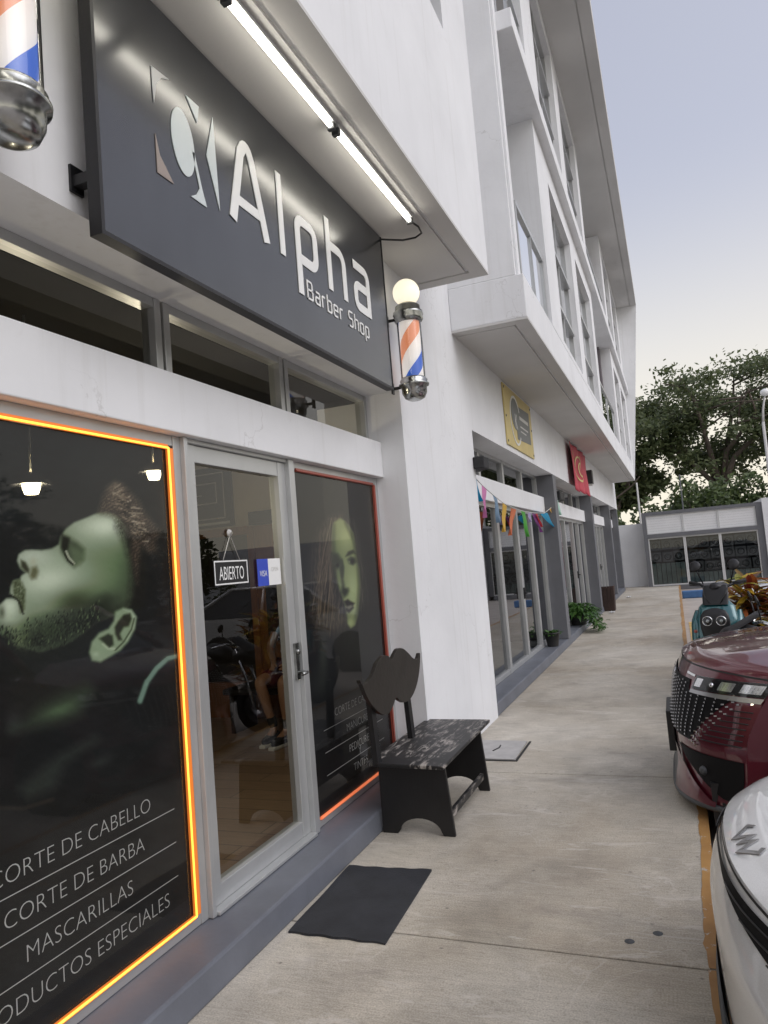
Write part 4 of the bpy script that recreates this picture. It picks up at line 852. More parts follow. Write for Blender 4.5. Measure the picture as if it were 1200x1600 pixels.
# customer waiting inside (only the legs show in the dark glass)
def skin_body(name, chains, mat, parent, sub=2):
    vs, es, rs = [], [], []
    idx = {}
    for ch in chains:
        prev = None
        for p, r in ch:
            key = tuple(np.round(p, 4))
            if key not in idx: idx[key] = len(vs); vs.append(p); rs.append(r)
            if prev is not None: es.append((prev, idx[key]))
            prev = idx[key]
    off = ORG[parent.name]
    me = bpy.data.meshes.new(name); me.from_pydata([tuple(np.array(v) - off) for v in vs], es, []); me.materials.append(M[mat])
    o = bpy.data.objects.new(name, me); COL.objects.link(o); o.parent = parent; ORG[o.name] = off
    md = o.modifiers.new('skin', 'SKIN'); me.skin_vertices.new() if not me.skin_vertices else None
    for i, r in enumerate(rs): me.skin_vertices[0].data[i].radius = (r, r)
    me.skin_vertices[0].data[0].use_root = True
    md.use_smooth_shade = True
    s2 = o.modifiers.new('sub', 'SUBSURF'); s2.levels = sub; s2.render_levels = sub; return o
t = thing('person', 'seated person in dark shorts, long black socks and white soled shoes, seen inside the door', 'person', (-3.5, 6.2, .12))
hip = (-3.52, 6.25, .70)
Lh, Lk, La, Lt = (-3.62, 6.2, .68), (-3.66, 5.78, .69), (-3.58, 5.86, .24), (-3.57, 5.70, .16)
Rh, Rk, Ra, Rt = (-3.43, 6.2, .68), (-3.40, 5.76, .69), (-3.42, 5.82, .24), (-3.44, 5.64, .16)
def mid(a, b, k): return tuple(np.array(a) * (1 - k) + np.array(b) * k)
sh = (-3.52, 6.33, 1.2)
body = [[(hip, .14), ((-3.52, 6.28, .92), .135), (sh, .14), ((-3.52, 6.32, 1.30), .06), ((-3.52, 6.29, 1.40), .085), ((-3.52, 6.29, 1.50), .09)],
        [(hip, .14), (Lh, .095), (mid(Lh, Lk, .5), .078), (Lk, .058), (mid(Lk, La, .3), .056), (mid(Lk, La, .7), .042), (La, .036), (Lt, .04)],
        [(hip, .14), (Rh, .095), (mid(Rh, Rk, .5), .078), (Rk, .058), (mid(Rk, Ra, .3), .056), (mid(Rk, Ra, .7), .042), (Ra, .036), (Rt, .04)]]
for sx in (-1, 1):
    s0 = (-3.52 + sx * .2, 6.33, 1.19); el = (-3.52 + sx * .27, 6.22, .93); wr = (-3.52 + sx * .1, 6.0, .82); hd = (-3.52 + sx * .07, 5.93, .80)
    body.append([(sh, .14), (s0, .058), (mid(s0, el, .5), .047), (el, .04), (mid(el, wr, .5), .035), (wr, .027), (hd, .03)])
    for k in range(4): body.append([(hd, .03), (mid(hd, (hd[0] - sx * .02 + .012 * (k - 1.5), hd[1] - .06, hd[2] - .01), .6), .010), ((hd[0] - sx * .02 + .016 * (k - 1.5), hd[1] - .065, hd[2] - .03), .009)])
    body.append([(hd, .03), ((hd[0] - sx * .04, hd[1] - .015, hd[2] + .01), .011), ((hd[0] - sx * .055, hd[1] - .04, hd[2]), .009)])
skin_body('body', body, 'skin', t)
skin_body('shirt', [[((-3.52, 6.26, .78), .165), ((-3.52, 6.29, .95), .155), ((-3.52, 6.33, 1.19), .155), ((-3.52, 6.325, 1.25), .09)], [((-3.52, 6.33, 1.19), .155), ((-3.73, 6.33, 1.18), .072), ((-3.76, 6.28, 1.05), .062)], [((-3.52, 6.33, 1.19), .155), ((-3.31, 6.33, 1.18), .072), ((-3.28, 6.28, 1.05), .062)]], 'darkcloth', t)
skin_body('shorts', [[(hip, .165), (Lh, .115), (mid(Lh, Lk, .55), .10), (mid(Lh, Lk, .82), .088)], [(hip, .165), (Rh, .115), (mid(Rh, Rk, .55), .10), (mid(Rh, Rk, .82), .088)]], 'shorts', t)
for a, b, c in ((Lk, La, Lt), (Rk, Ra, Rt)):
    skin_body('sock', [[(mid(a, b, .70), .05), (mid(a, b, .85), .046), (b, .045)]], 'darkcloth', t)
    sh_ = skin_body('shoe', [[((b[0], b[1] + .05, .185), .05), ((b[0], b[1] - .05, .18), .05), ((c[0], c[1], .168), .045), ((c[0], c[1] - .06, .16), .035)]], 'darkcloth', t)
    g = MB(); g.prism([(b[0] - .045, b[1] + .09), (b[0] + .045, b[1] + .09), (c[0] + .048, c[1]), (c[0] + .03, c[1] - .09), (c[0] - .03, c[1] - .09), (c[0] - .048, c[1])], lambda p, q, d: (p, q, d), .121, .15); g.build('sole', 'white', sh_, bevel=.006)
g = MB(); g.ball((-3.52, 6.31, 1.49), .102, 20, sz=1.05); g.build('hair', 'darkcloth', t)
t = thing('waiting_bench', 'dark low bench under the seated person inside the shop', 'bench', (-3.6, 6.35, .12))
g = MB(); g.box(-4.3, -3.0, 6.1, 6.6, .50, .56); g.build('seat', 'blackpl', t, bevel=.02)
for xx in (-4.25, -3.1):
    g = MB(); g.box(xx, xx + .05, 6.15, 6.55, .12, .499); g.build('leg', 'blackpl', t)

# ================================================================== THINGS ON THE OTHER SHOPFRONTS
# gold sign with oval emblem
t = thing('wall_sign', 'gold yellow vinyl sign with a grey panel and ring, on the wall above the bunting', 'sign', (WX, 10.1, 3.07))
g = MB(); g.box(WX + .002, WX + .02, 9.15, 11.05, 3.07, 3.88); g.build('board', 'gold', t, bevel=.004)
fw = FX(WX + .021); g = MB(); g.prism([(9.85, 3.70), (10.85, 3.74), (10.85, 3.26), (9.85, 3.22)], fw, 0, .003); g.prism([(9.82 + .27 * math.cos(a), 3.56 + .22 * math.sin(a)) for a in np.linspace(0, 6.283, 30)[:-1]], fw, .0005, .004); g.build('grey_panel', 'signgrey', t)
g = MB(); g.ribbon([(9.80 + .33 * math.cos(a), 3.47 + .33 * math.sin(a)) for a in np.linspace(.5, 5.6, 36)], .03, fw, 0, .006); g.build('ring', 'letter', t, fixn=False)
g = MB(); text(g, 'K', 9.82, 3.36, .30, FX(WX + .027), 0, align='CENTER', xs=.8); g.build('lettering', 'letter', t, fixn=False)
g = MB()
for z, a, b, h in ((3.53, 10.08, 10.72, .05), (3.42, 10.10, 10.66, .022), (3.355, 10.10, 10.5, .018)): g.box(WX + .025, WX + .027, a, b, z, z + h)
g.build('text_bars', 'letterdim', t)
g = MB()
for a, b in ((9.2, 3.12), (11.0, 3.12), (9.2, 3.83), (11.0, 3.83), (9.2, 3.45), (11.0, 3.5)): g.lathe([(.018, 0), (.016, .006), (.001, .008)], (WX + .02, a, b), (1, 0, 0), 10)
g.build('fixing_bolts', 'greyplastic', t)
# red cloth banner
t = thing('cloth_banner', 'shiny red cloth banner with golden emblem hanging under the balcony', 'banner', (-1.8, 16.6, 2.86))
g = MB(); bw = lambda u, v: (-1.80 + .05 * math.sin(u * 17 + 1.5 * v) * (.4 + .6 * (1 - v)) + .05 * (1 - v), 14.98 + (3.0 - .25 * (1 - v)) * u, 2.86 + (3.86 - 2.86) * v - .05 * math.sin(u * 17) * (1 - v) + .03 * u)
g.grid(bw, 70, 16); o = g.build('cloth', 'redsilk' if 'redsilk' in M else 'red', t); o.modifiers.new('thick', 'SOLIDIFY').thickness = .006
g = MB(); of = lambda u, v: (lambda p: (p[0] + .012, p[1], p[2]))(bw(u, v))
for u0, v0, r in ((.36, .50, .10), (.40, .50, .05)): g.grid(lambda a, b: of(u0 + (r + .022 * b) * math.cos(6.283 * a), v0 + (r * 2.4 + .04 * b) * math.sin(6.283 * a)), 30, 1)
for u0 in (.12, .2, .6): g.grid(lambda a, b: of(u0 + .014 * b, .06 + .8 * a), 16, 1)
g.build('emblem', 'gold', t)
t = thing('wall_lamp', 'slim black wall lamp box half hidden behind the red banner', 'lamp', (WX, 18.6, 3.2))
g = MB(); g.box(WX + .002, WX + .14, 18.42, 18.68, 3.24, 3.58); g.build('housing', 'blackpl', t, bevel=.01)
g = MB(); g.box(WX + .03, WX + .12, 18.45, 18.65, 3.2, 3.239); g.build('diffuser', 'letterdim', t)
# flood lamps / speakers standing on the lintels
spk_l = ['black box speaker on the white lintel, with the blue pennant below it', 'black box speaker on the lintel where the bunting ends, near the red banner', 'black box speaker on the lintel of the shop with white doors', 'black box speaker on the farthest lintel, last of the row']
for i, y in enumerate((7.62, 13.95, 20.1, 25.6)):
    t = thing('box_speaker', spk_l[i], 'speaker', (-1.98, y + .2, 2.616), 'box speakers on the shop lintels')
    yy, w = (y, .38) if i == 0 else (y, .62)
    g = MB(); g.hexa([(-2.12, yy, 2.617), (-1.93, yy - .03, 2.60 if False else 2.617), (-1.93, yy + w, 2.617), (-2.12, yy + w + .03, 2.617), (-2.12, yy, 2.79), (-1.93, yy - .03, 2.78), (-1.93, yy + w, 2.78), (-2.12, yy + w + .03, 2.79)]); g.build('case', 'rubber', t, bevel=.012)
    g = MB(); g.box(-1.93, -1.922, yy, yy + w - .03, 2.635, 2.765); g.build('grille', 'gasket', t, bevel=.004)
    if i == 0:
        g = MB(); g.box(-1.868, -1.75, 7.33, 7.55, 2.575, 2.70); g.build('side_box', 'rubber', t, bevel=.01)
# paper bunting
t = thing('bunting', 'string of colourful cut paper pennants hanging across the glass shopfront', 'bunting', (-1.97, 10.5, 2.26))
g = MB(); g.tube([(-1.95, a, b) for a, b in ((7.42, 2.58), (7.97, 2.46), (8.47, 2.38), (8.96, 2.31), (9.66, 2.265), (10.3, 2.252), (10.9, 2.255), (12.05, 2.29), (12.81, 2.41), (13.19, 2.51), (13.7, 2.62))], .006, 5); g.build('string', 'letterdim', t)
pcol = {'blue': (.01, .25, .46), 'pink': (.62, .22, .45), 'slate': (.20, .30, .42), 'yellow': (.68, .42, .06), 'orange': (.62, .17, .07), 'green': (.10, .42, .07), 'lilac': (.40, .34, .55), 'purple': (.22, .06, .24), 'cyan': (.02, .32, .55), 'amber': (.60, .36, .08), 'mint': (.45, .68, .58), 'red': (.5, .04, .05)}
for (a0, b0), (a1, b1), (a2, b2), cname in (((7.43, 2.56), (7.72, 2.54), (7.85, 2.27), 'blue'), ((7.95, 2.46), (8.16, 2.42), (7.96, 2.09), 'pink'), ((8.44, 2.38), (8.67, 2.34), (8.62, 2.05), 'slate'), ((8.94, 2.31), (9.18, 2.28), (8.85, 1.94), 'yellow'), ((9.42, 2.26), (9.76, 2.26), (9.2, 1.90), 'orange'), ((10.06, 2.255), (10.36, 2.255), (10.4, 1.89), 'green'), ((10.6, 2.25), (10.85, 2.255), (10.68, 2.11), 'lilac'), ((10.9, 2.255), (11.32, 2.24), (11.6, 1.97), 'purple'), ((11.1, 2.25), (11.3, 2.25), (11.5, 2.05), 'red'), ((11.65, 2.265), (12.37, 2.31), (13.17, 2.03), 'cyan'), ((12.6, 2.38), (13.17, 2.5), (13.57, 2.13), 'amber'), ((13.33, 2.54), (13.75, 2.6), (13.86, 2.32), 'mint')):
    if cname not in M:
        M[cname if cname not in ('blue', 'red') else 'paper_' + cname] = leafmat('paper_' + cname, [pcol[cname], tuple(min(1, x * 1.25) for x in pcol[cname])], .4)
    key = cname if cname not in ('blue', 'red') else 'paper_' + cname
    if key not in M: M[key] = leafmat(key, [pcol[cname], tuple(min(1, x * 1.25) for x in pcol[cname])], .4)
    ph = random.uniform(0, 6); dx = .02 if cname == 'red' else 0
    g = MB(); g.grid(lambda u, v: (-1.948 + dx + .03 * math.sin(4 * v + ph + 5 * u) * v, (a0 + (a1 - a0) * u) * (1 - v) + (a2 + .02 * (u - .5)) * v, (b0 + (b1 - b0) * u) * (1 - v) + b2 * v + .03 * math.sin(u * 7 + ph) * v * (1 - v)), 8, 12)
    g.build('pennant', key, t, fixn=False)
# curtains and display of the red shop
t = thing('red_curtain', 'dark red curtain hanging inside the glass of the second shop from the bunting', 'curtain', (-2.35, 16.4, .8))
g = MB(); g.grid(lambda u, v: (-2.36 + .03 * math.sin(u * 40), 16.1 + .9 * u - .1 * v, .85 + 1.45 * v), 50, 4); g.build('cloth', 'red', t)
for i, (yy, xx, hh) in enumerate(((15.5, -2.5, 1.2), (15.95, -2.55, .95))):
    t = thing('display_plant', ('tall leafy plant with pale flowers inside the glass beside the red curtain', 'low leafy plant inside the glass under the red curtain')[i], 'plant', (xx, yy, .13))
    g = MB()
    for k in range(110):
        p = Vector((xx + random.gauss(0, .09), yy + random.gauss(0, .13), .3 + hh * random.random())); q = Vector((random.gauss(0, 1), random.gauss(0, 1), random.gauss(0, 1))).normalized() * .07; w = q.orthogonal().normalized() * .03
        g.add([p, p + q * .5 + w, p + q, p + q * .5 - w], [(0, 1, 2, 3)], 0 if random.random() < .7 else 1)
    g.build('leaves', ['fern', 'letter'], t, fixn=False)
    g = MB(); g.tube([(xx, yy, .13), (xx, yy, .2 + hh)], .015, 6); g.build('stem', 'bark', t)
# potted plants on the step
def leaf(g, base, d, L, w, droop=.3, mi=0, n=5):
    d = Vector(d).normalized(); side = d.cross(Vector((0, 0, 1))); side = side.normalized() if side.length > .05 else Vector((1, 0, 0)); P = Vector(base); vs = []
    for i in range(n + 1):
        u = i / n; ww = w * math.sin(math.pi * min(.98, u * .92 + .05)) ** .8; c = P + d * L * u + Vector((0, 0, -droop * L * u * u)); up = Vector((0, 0, .18 * ww))
        vs += [c - side * ww / 2 + up, c, c + side * ww / 2 + up]
    fs = []
    for i in range(n): a = 3 * i; fs += [(a, a + 1, a + 4, a + 3), (a + 1, a + 2, a + 5, a + 4)]
    g.add(vs, fs, mi, True)
t = thing('potted_plant', 'small green plant in a black plastic pot on the step by the glass doors', 'potted plant', (-2.0, 11.95, .128))
g = MB(); g.lathe([(.085, 0), (.12, .20), (.13, .20), (.13, .225), (.115, .225), (.11, .19)], (-2.0, 11.95, .128), seg=24); g.build('pot', 'terracotta', t)
g = MB(); g.lathe([(.001, .185), (.112, .185)], (-2.0, 11.95, .128), seg=20); g.build('soil', 'soil', t)
g = MB()
for k in range(60):
    a = random.uniform(0, 6.28); leaf(g, (-2.0 + .05 * math.cos(a), 11.95 + .05 * math.sin(a), .31), (math.cos(a), math.sin(a), random.uniform(.4, 2.2)), random.uniform(.1, .2), .045, .5)
g.build('leaves', 'fern', t, fixn=False)
t = thing('bushy_plant', 'bushy bright green plant spilling over the step edge onto the pavement', 'plant', (-1.98, 15.2, .128))
g = MB(); g.lathe([(.14, 0), (.19, .2), (.2, .21), (.17, .19)], (-1.98, 15.2, .128), seg=20); g.build('pot', 'terracotta', t)
g = MB()
for k in range(420):
    a = random.uniform(0, 6.28); r = random.uniform(0, .34); leaf(g, (-1.96 + r * math.cos(a), 15.2 + 1.35 * r * math.sin(a), .33 + .22 * math.sqrt(max(0, 1 - (r / .36) ** 2)) * random.random()), (math.cos(a), math.sin(a), random.uniform(-.2, 1.4)), random.uniform(.09, .2), .05, .5)
for k in range(150):
    u = random.random(); leaf(g, (-1.72 + .18 * u + random.gauss(0, .07), 15.05 + random.gauss(0, .25), .30 * (1 - u) + .05), (random.gauss(0, 1), random.gauss(0, 1), random.uniform(-.2, .8)), random.uniform(.08, .17), .05, .4)
g.build('leaves', 'fern', t, fixn=False)
g = MB(); g.grid(lambda u, v: (-1.99 + .16 * (u - .5) * 2, 18.2 + .5 * v, .13 + .075 * max(0, math.sin(math.pi * u)) ** .6 * max(0, math.sin(math.pi * v)) ** .5 * (1 + .25 * math.sin(9 * u + 7 * v))), 14, 14)
tag(g.build('cloth_bundle', 'darkcloth'), 'small dark bundle lying on the step at the foot of a grey column', 'bundle')
# wooden crate planter
t = thing('wooden_planter', 'tall dark brown slatted wooden box standing on the pavement', 'planter', (-1.78, 19.75, 0))
g = MB()
def tl(p): return (p[0] + .03 * p[2], p[1], p[2])
for i in range(4):
    a = -1.96 + .0875 * i; g.hexa([tl(p) for p in ((a, 19.58, 0), (a + .082, 19.58, 0), (a + .082, 19.60, 0), (a, 19.60, 0), (a, 19.58, .64), (a + .082, 19.58, .64), (a + .082, 19.60, .64), (a, 19.60, .64))])
g.build('front_slats', 'planterwood' if 'planterwood' in M else 'wood', t, bevel=.004)
g = MB()
for i in range(4):
    b = 19.605 + .0875 * i; g.hexa([tl(p) for p in ((-1.635, b, 0), (-1.612, b, 0), (-1.612, b + .082, 0), (-1.635, b + .082, 0), (-1.635, b, .64), (-1.612, b, .64), (-1.612, b + .082, .64), (-1.635, b + .082, .64))])
g.build('side_slats', 'planterwood', t, bevel=.004)
g = MB(); g.hexa([tl(p) for p in ((-1.95, 19.61, .02), (-1.64, 19.61, .02), (-1.64, 19.94, .02), (-1.95, 19.94, .02), (-1.95, 19.61, .60), (-1.64, 19.61, .60), (-1.64, 19.94, .60), (-1.95, 19.94, .60))]); g.build('core', 'soil', t)
for i, (xx, yy) in enumerate(((-1.72, 18.9), (-1.62, 24.2))):
    g = MB(); g.grid(lambda u, v: (xx + .12 * u + .03 * v, yy + .3 * v, .006 + .03 * abs(math.sin(5 * u + 4 * v))), 6, 6)
    tag(g.build('paper_scrap', 'white'), ('white paper scrap on the pavement in front of the brown wooden box', 'white paper scrap on the pavement near the far end of the step')[i], 'litter', 'paper scraps on the pavement')

# ================================================================== END OF THE WALKWAY
EY = 29.4
E_ = thing('end_building', 'low grey framed shop building closing the end of the walkway, with a wide display window', 'building', (1, EY, 0))
g = MB(); g.box(-1.1, -.96, EY, EY + .3, 0, 2.83); g.box(2.82, 3.02, EY, EY + .3, 0, 2.83); g.box(-.96, 2.82, EY, EY + .3, 2.70, 2.83); g.box(-.96, 2.82, EY, EY + .3, 1.84, 1.99); g.box(-.96, 2.82, EY, EY + .3, -.15, .02); g.build('frame_wall', 'greypaint', E_)
g = MB(); g.box(-1.1, 3.02, EY + 2.5, EY + 2.7, -.15, 2.83); g.box(-1.1, -1.0, EY + .3, EY + 2.5, -.15, 2.83); g.box(2.92, 3.02, EY + .3, EY + 2.5, -.15, 2.83); g.box(-1.1, 3.02, EY + .3, EY + 2.5, 2.72, 2.82); g.build('shell', 'roomdark', E_)
for a, b in ((-.955, .34), (.345, 1.56), (1.565, 2.815)):
    g = MB()
    for k in range(7): g.hexa([(a + .02, EY + .10, 2.01 + .094 * k), (b - .02, EY + .10, 2.01 + .094 * k), (b - .02, EY + .14, 2.01 + .094 * k), (a + .02, EY + .14, 2.01 + .094 * k), (a + .02, EY + .075, 2.10 + .094 * k), (b - .02, EY + .075, 2.10 + .094 * k), (b - .02, EY + .14, 2.10 + .094 * k), (a + .02, EY + .14, 2.10 + .094 * k)])
    s_ = g.build('white_shutter', 'shutterwhite', E_)
    g = MB(); g.box(a, a + .03, EY + .04, EY + .09, 1.99, 2.70); g.box(b - .03, b, EY + .04, EY + .09, 1.99, 2.70); g.box(a + .03, b - .03, EY + .04, EY + .09, 2.67, 2.70); g.box(a + .03, b - .03, EY + .04, EY + .09, 1.99, 2.02); g.build('frame', 'whitealu', s_)
for a, b in ((-.955, .33), (.335, 1.55), (1.555, 2.815)):
    g = MB(); w = .045; g.box(a, a + w, EY + .05, EY + .12, .02, 1.84); g.box(b - w, b, EY + .05, EY + .12, .02, 1.84); g.box(a + w, b - w, EY + .05, EY + .12, 1.79, 1.84); g.box(a + w, b - w, EY + .05, EY + .12, .02, .07)
    f = g.build('display_window', 'whitealu', E_)
    g = MB(); g.add([(a, EY + .085, .05), (b, EY + .085, .05), (b, EY + .085, 1.82), (a, EY + .085, 1.82)], [(0, 1, 2, 3)]); g.build('pane', 'glass', f, fixn=False)
def spkbox(x, z, s, lab):
    g = MB(); y = EY + .18; g.box(x, x + s, y, y + .3, z, z + s); c = (x + s / 2, y - .001, z + s / 2)
    g.lathe([(s * .36, 0), (s * .34, .012), (s * .26, .004), (s * .13, -.02)], c, (0, -1, 0), 20, 2); g.lathe([(s * .13, -.006), (s * .09, .016), (.001, .024)], c, (0, -1, 0), 16, 1)
    tag(g.build('speaker_box', ['boxgrey', 'chrome', 'blackpl']), lab, 'speaker', 'speaker boxes stacked behind the end shop window')
pn = ('left', 'middle', 'right'); rows = ('top', 'second', 'third')
for pi, (a, cols) in enumerate(((-.93, 3), (.38, 3), (1.6, 3))):
    for r in range(2 if pi == 0 else 3):
        for c in range(cols):
            spkbox(a + .03 + .39 * c + (.12 if r == 2 else 0) + random.uniform(-.02, .02), (1.36, .92, .48)[r] + random.uniform(-.015, .015), .36, f'dark square speaker box in the {rows[r]} row behind the {pn[pi]} pane of the end shop')
# support shelf boxes under the stacks (pale boxes at the window foot)
for pi, (a, w, hh) in enumerate(((-.93, 1.2, .88), (.38, 1.14, .46), (1.6, 1.15, .46))):
    g = MB()
    n = 7
    for i in range(n): g.box(a + w * i / n + .01, a + w * (i + 1) / n - .01, EY + .18, EY + .5, .03, hh - .02)
    tag(g.build('stacked_panels', paint('pale_green_panel', (.20, .26, .25), .5, var=.3)), f'row of pale green panels at the foot of the {pn[pi]} pane, end shop', 'panels', 'panels behind the end shop window')
g = MB(); g.box(-6, -1.102, 30.3, 30.5, -.15, 2.46); tag(g.build('boundary_wall', 'wall'), 'plain white boundary wall between the long building and the grey end shop', 'wall')
g = MB(); g.box(3.03, 16, EY - .1, EY + 3, -.15, 2.95); tag(g.build('white_side_building', 'wall'), 'white wall block to the right of the grey end shop', 'building')
# poles
def pole_thing(name, lab, cat, x, y, h, r, head=None, mat='polepaint'):
    t = thing(name, lab, cat, (x, y, -.15)); g = MB(); g.tube([(x, y, -.15), (x, y, h)], [r, r * .7], 10); g.build('shaft', mat, t)
    if head == 'lamp':
        g = MB(); g.tube([(x, y, h - .05), (x + .05, y, h + .5), (x + .18, y, h + 1.1)], [r * .6, r * .5, r * .4], 8); g.build('arm', mat, t)
        g = MB(); g.ball((x + .2, y, h + 1.2), .19, 18, sz=.8); g.build('globe', 'letter', t)
    if head == 'cross':
        g = MB(); g.box(x - .25, x + .25, y - .03, y + .03, h - .35, h - .28); g.build('crossarm', mat, t)
        g = MB(); g.box(x - .04, x + .04, y - .04, y + .04, h, h + .25); g.build('pole_cap', mat, t)
    return t
pole_thing('utility_pole', 'thin pale pole rising behind the boundary wall next to the building corner', 'pole', -1.3, 33.5, 4.35, .05)
pole_thing('utility_pole', 'thin grey pole rising behind the end shop roof before the shrubs', 'pole', .46, 33.5, 4.5, .04, None, 'greyplastic')
pole_thing('street_lamp', 'tall pale street lamp with a round head in front of the big tree', 'street lamp', 3.82, 33, 6.2, .08, 'lamp')
# ---- trees
def build_tree(name, lab, base, height, crown, n_leaf, seed, group, leaves='leaf', trunk_r=.42, lsize=.26, limbs=None, clusters=46):
    rd = random.Random(seed); bx_, by_, bz = base
    t = thing(name, lab, 'tree', base, group)
    cx, cy, cz, rx, ry, rz = crown
    tr = MB(); fork = Vector((bx_, by_, bz + height * .34)); tips = []
    tr.tube([(bx_, by_, bz), (bx_ + .05, by_, bz + height * .18), fork], [trunk_r, trunk_r * .8, trunk_r * .62], 10)
    nl = 7
    for k in range(nl):
        a = 2 * math.pi * k / nl + rd.uniform(-.3, .3); el = rd.uniform(.35, 1.1)
        tgt = Vector((cx + rx * .72 * math.cos(a) * math.cos(el * .6), cy + ry * .7 * math.sin(a), cz + rz * (rd.uniform(-.35, .75))))
        m1 = fork.lerp(tgt, .35) + Vector((rd.gauss(0, .3), rd.gauss(0, .3), .35)); m2 = fork.lerp(tgt, .7) + Vector((rd.gauss(0, .4), rd.gauss(0, .4), .3))
        r0 = trunk_r * rd.uniform(.3, .45); tr.tube([fork, m1, m2, tgt], [r0, r0 * .7, r0 * .45, r0 * .2], 7); tips += [m2, tgt]
        for b in range(5):
            s = fork.lerp(tgt, rd.uniform(.4, .95)) + Vector((0, 0, .25)); e = s + Vector((rd.gauss(0, 1) * rx * .3, rd.gauss(0, 1) * ry * .28, rd.uniform(-.2, .8) * rz * .5)); md = s.lerp(e, .5) + Vector((0, 0, rd.uniform(-.2, .4)))
            tr.tube([s, md, e], [r0 * .32, r0 * .22, r0 * .08], 5); tips += [md, e]
    tr.build('trunk', 'bark', t)
    lf = MB(); cl = []
    for i in range(clusters):
        if i < len(tips) * .75: c = Vector(tips[i % len(tips)]) + Vector((rd.gauss(0, .3), rd.gauss(0, .3), rd.gauss(0, .3)))
        else:
            while True:
                q = Vector((rd.uniform(-1, 1), rd.uniform(-1, 1), rd.uniform(-1, 1)))
                if .45 < q.length < 1: break
            c = Vector((cx + q.x * rx, cy + q.y * ry, cz + q.z * rz))
        cl.append((c, rd.uniform(.35, 1.1) * min(rx, rz) * .21))
    wt = [r * r for _, r in cl]
    for c, r in rd.choices(cl, wt, k=n_leaf):
        p = c + Vector((rd.gauss(0, .62) * r * 1.25, rd.gauss(0, .62) * r * 1.1, rd.gauss(0, .5) * r * .8))
        q = Vector((rd.gauss(0, 1), rd.gauss(0, 1), rd.gauss(0, .7))).normalized(); L = lsize * rd.uniform(.6, 1.3); w = q.orthogonal().normalized() * L * .3; q = q * L
        lf.add([p - q * .5, p + w, p + q * .5, p - w], [(0, 1, 2, 3)])
    lf.build('crown', leaves, t, fixn=False)
    return t
big = build_tree('broadleaf_tree', 'tall dark broadleaf tree with open branching crown behind the end shop', (2.55, 42, -.15), 12.5, (2.3, 42, 7.7, 5.3, 3.6, 4.1), 19000, 3, 'trees behind the end shop', lsize=.25, clusters=92)
tree2 = build_tree('broadleaf_tree', 'broad dark tree at the right edge behind the street lamp', (8.2, 44, -.15), 11.5, (7.8, 44, 7.4, 4.2, 3.2, 3.8), 9000, 9, 'trees behind the end shop', lsize=.25, clusters=64)
tree3 = build_tree('broadleaf_tree', 'thin lower tree partly hidden by the corner of the white building', (-3.2, 41, -.15), 8.5, (-2.4, 41, 5.4, 2.6, 2.4, 3.0), 6000, 12, 'trees behind the end shop', lsize=.32, clusters=36, trunk_r=.25)
def shrub(name, lab, c, r, n, seed, leaves='shrub', grp='shrubs behind the end shop'):
    rd = random.Random(seed); t = thing(name, lab, 'shrub', (c[0], c[1], -.15), grp); g = MB()
    lob = [(rd.uniform(-.8, .8) * r[0], rd.uniform(-.7, .7) * r[1], rd.uniform(.15, .78) * r[2], rd.uniform(.25, .5)) for _ in range(16)]
    for _ in range(n):
        l = rd.choice(lob); q = Vector((rd.gauss(0, 1), rd.gauss(0, 1), rd.gauss(0, 1))).normalized() * rd.uniform(.7, 1.05)
        p = Vector((c[0] + l[0] + q.x * l[3] * r[0] * .9, c[1] + l[1] + q.y * l[3] * r[1], -.15 + l[2] + q.z * l[3] * r[2] * .55)); d = Vector((rd.gauss(0, 1), rd.gauss(0, 1), rd.gauss(0, 1))).normalized(); L = rd.uniform(.14, .34); w = d.orthogonal().normalized() * L * .3; d = d * L
        g.add([p - d * .5, p + w, p + d * .5, p - w], [(0, 1, 2, 3)])
    g.build('foliage', leaves, t, fixn=False)
    g = MB(); [g.tube([(c[0] + rd.gauss(0, .1), c[1], -.15), (c[0] + l[0], c[1] + l[1], l[2] - .1)], [.05, .02], 5) for l in lob[:7]]; g.build('stems', 'bark', t); return t
for i, (xx, yy, rx, rz, sd) in enumerate(((-3.3, 35.5, 1.6, 4.2, 1), (-.9, 36, 1.8, 4.5, 2), (1.3, 35.5, 1.7, 4.8, 3), (3.6, 36.5, 1.8, 5.0, 4), (6.0, 36, 2.0, 5.4, 5), (8.8, 37, 2.2, 5.8, 6))):
    bush_proto = shrub('shrub', ('dark shrub behind the plain boundary wall, leftmost of the row', 'dense green shrub behind the left end of the grey shop roof', 'bright green shrub right behind the middle of the grey shop roof', 'dense shrub at the foot of the big tree trunk', 'tall shrub behind the white block, left of the street lamp foot', 'tall shrub at the right edge behind the white block')[i], (xx, yy), (rx, 1.2, rz), 4200, sd)
# trees on the other side of the car park, which the shop windows mirror
for i, (xx, yy, rz, sc) in enumerate(((16, -3, .4, .72), (18, 6, 1.9, .62), (17, 15, 3.1, .66), (20, 25, 4.4, .6))):
    o = dup((big, tree2, big, tree2)[i], (xx, yy, -.15), rz, ('tree across the car park, mirrored in the left shop window', 'tree across the car park, mirrored in the barber shop door', 'tree across the car park, mirrored in the printed window by the bench', 'tree across the car park, mirrored in the glass doors under the bunting')[i]); o.scale = (sc, sc, sc * .8); o['group'] = 'trees across the car park'
for i, yy in enumerate((-6, -1.5, 3, 7.5, 12, 16.5, 21, 26)):
    o = dup(bush_proto, (15.5 + 1.2 * (i % 2), yy, -.15), 1.57 + i, 'dense bush across the car park, seen mirrored in the shop glass'); o.scale = (1.35, 1.6, .66 + .1 * (i % 3)); o['group'] = 'bushes across the car park'
g = MB(); g.box(23, 23.3, -20, 60, -.15, 2.6); tag(g.build('boundary_wall', 'wall'), 'long pale wall across the car park, seen only mirrored in the glass', 'wall')

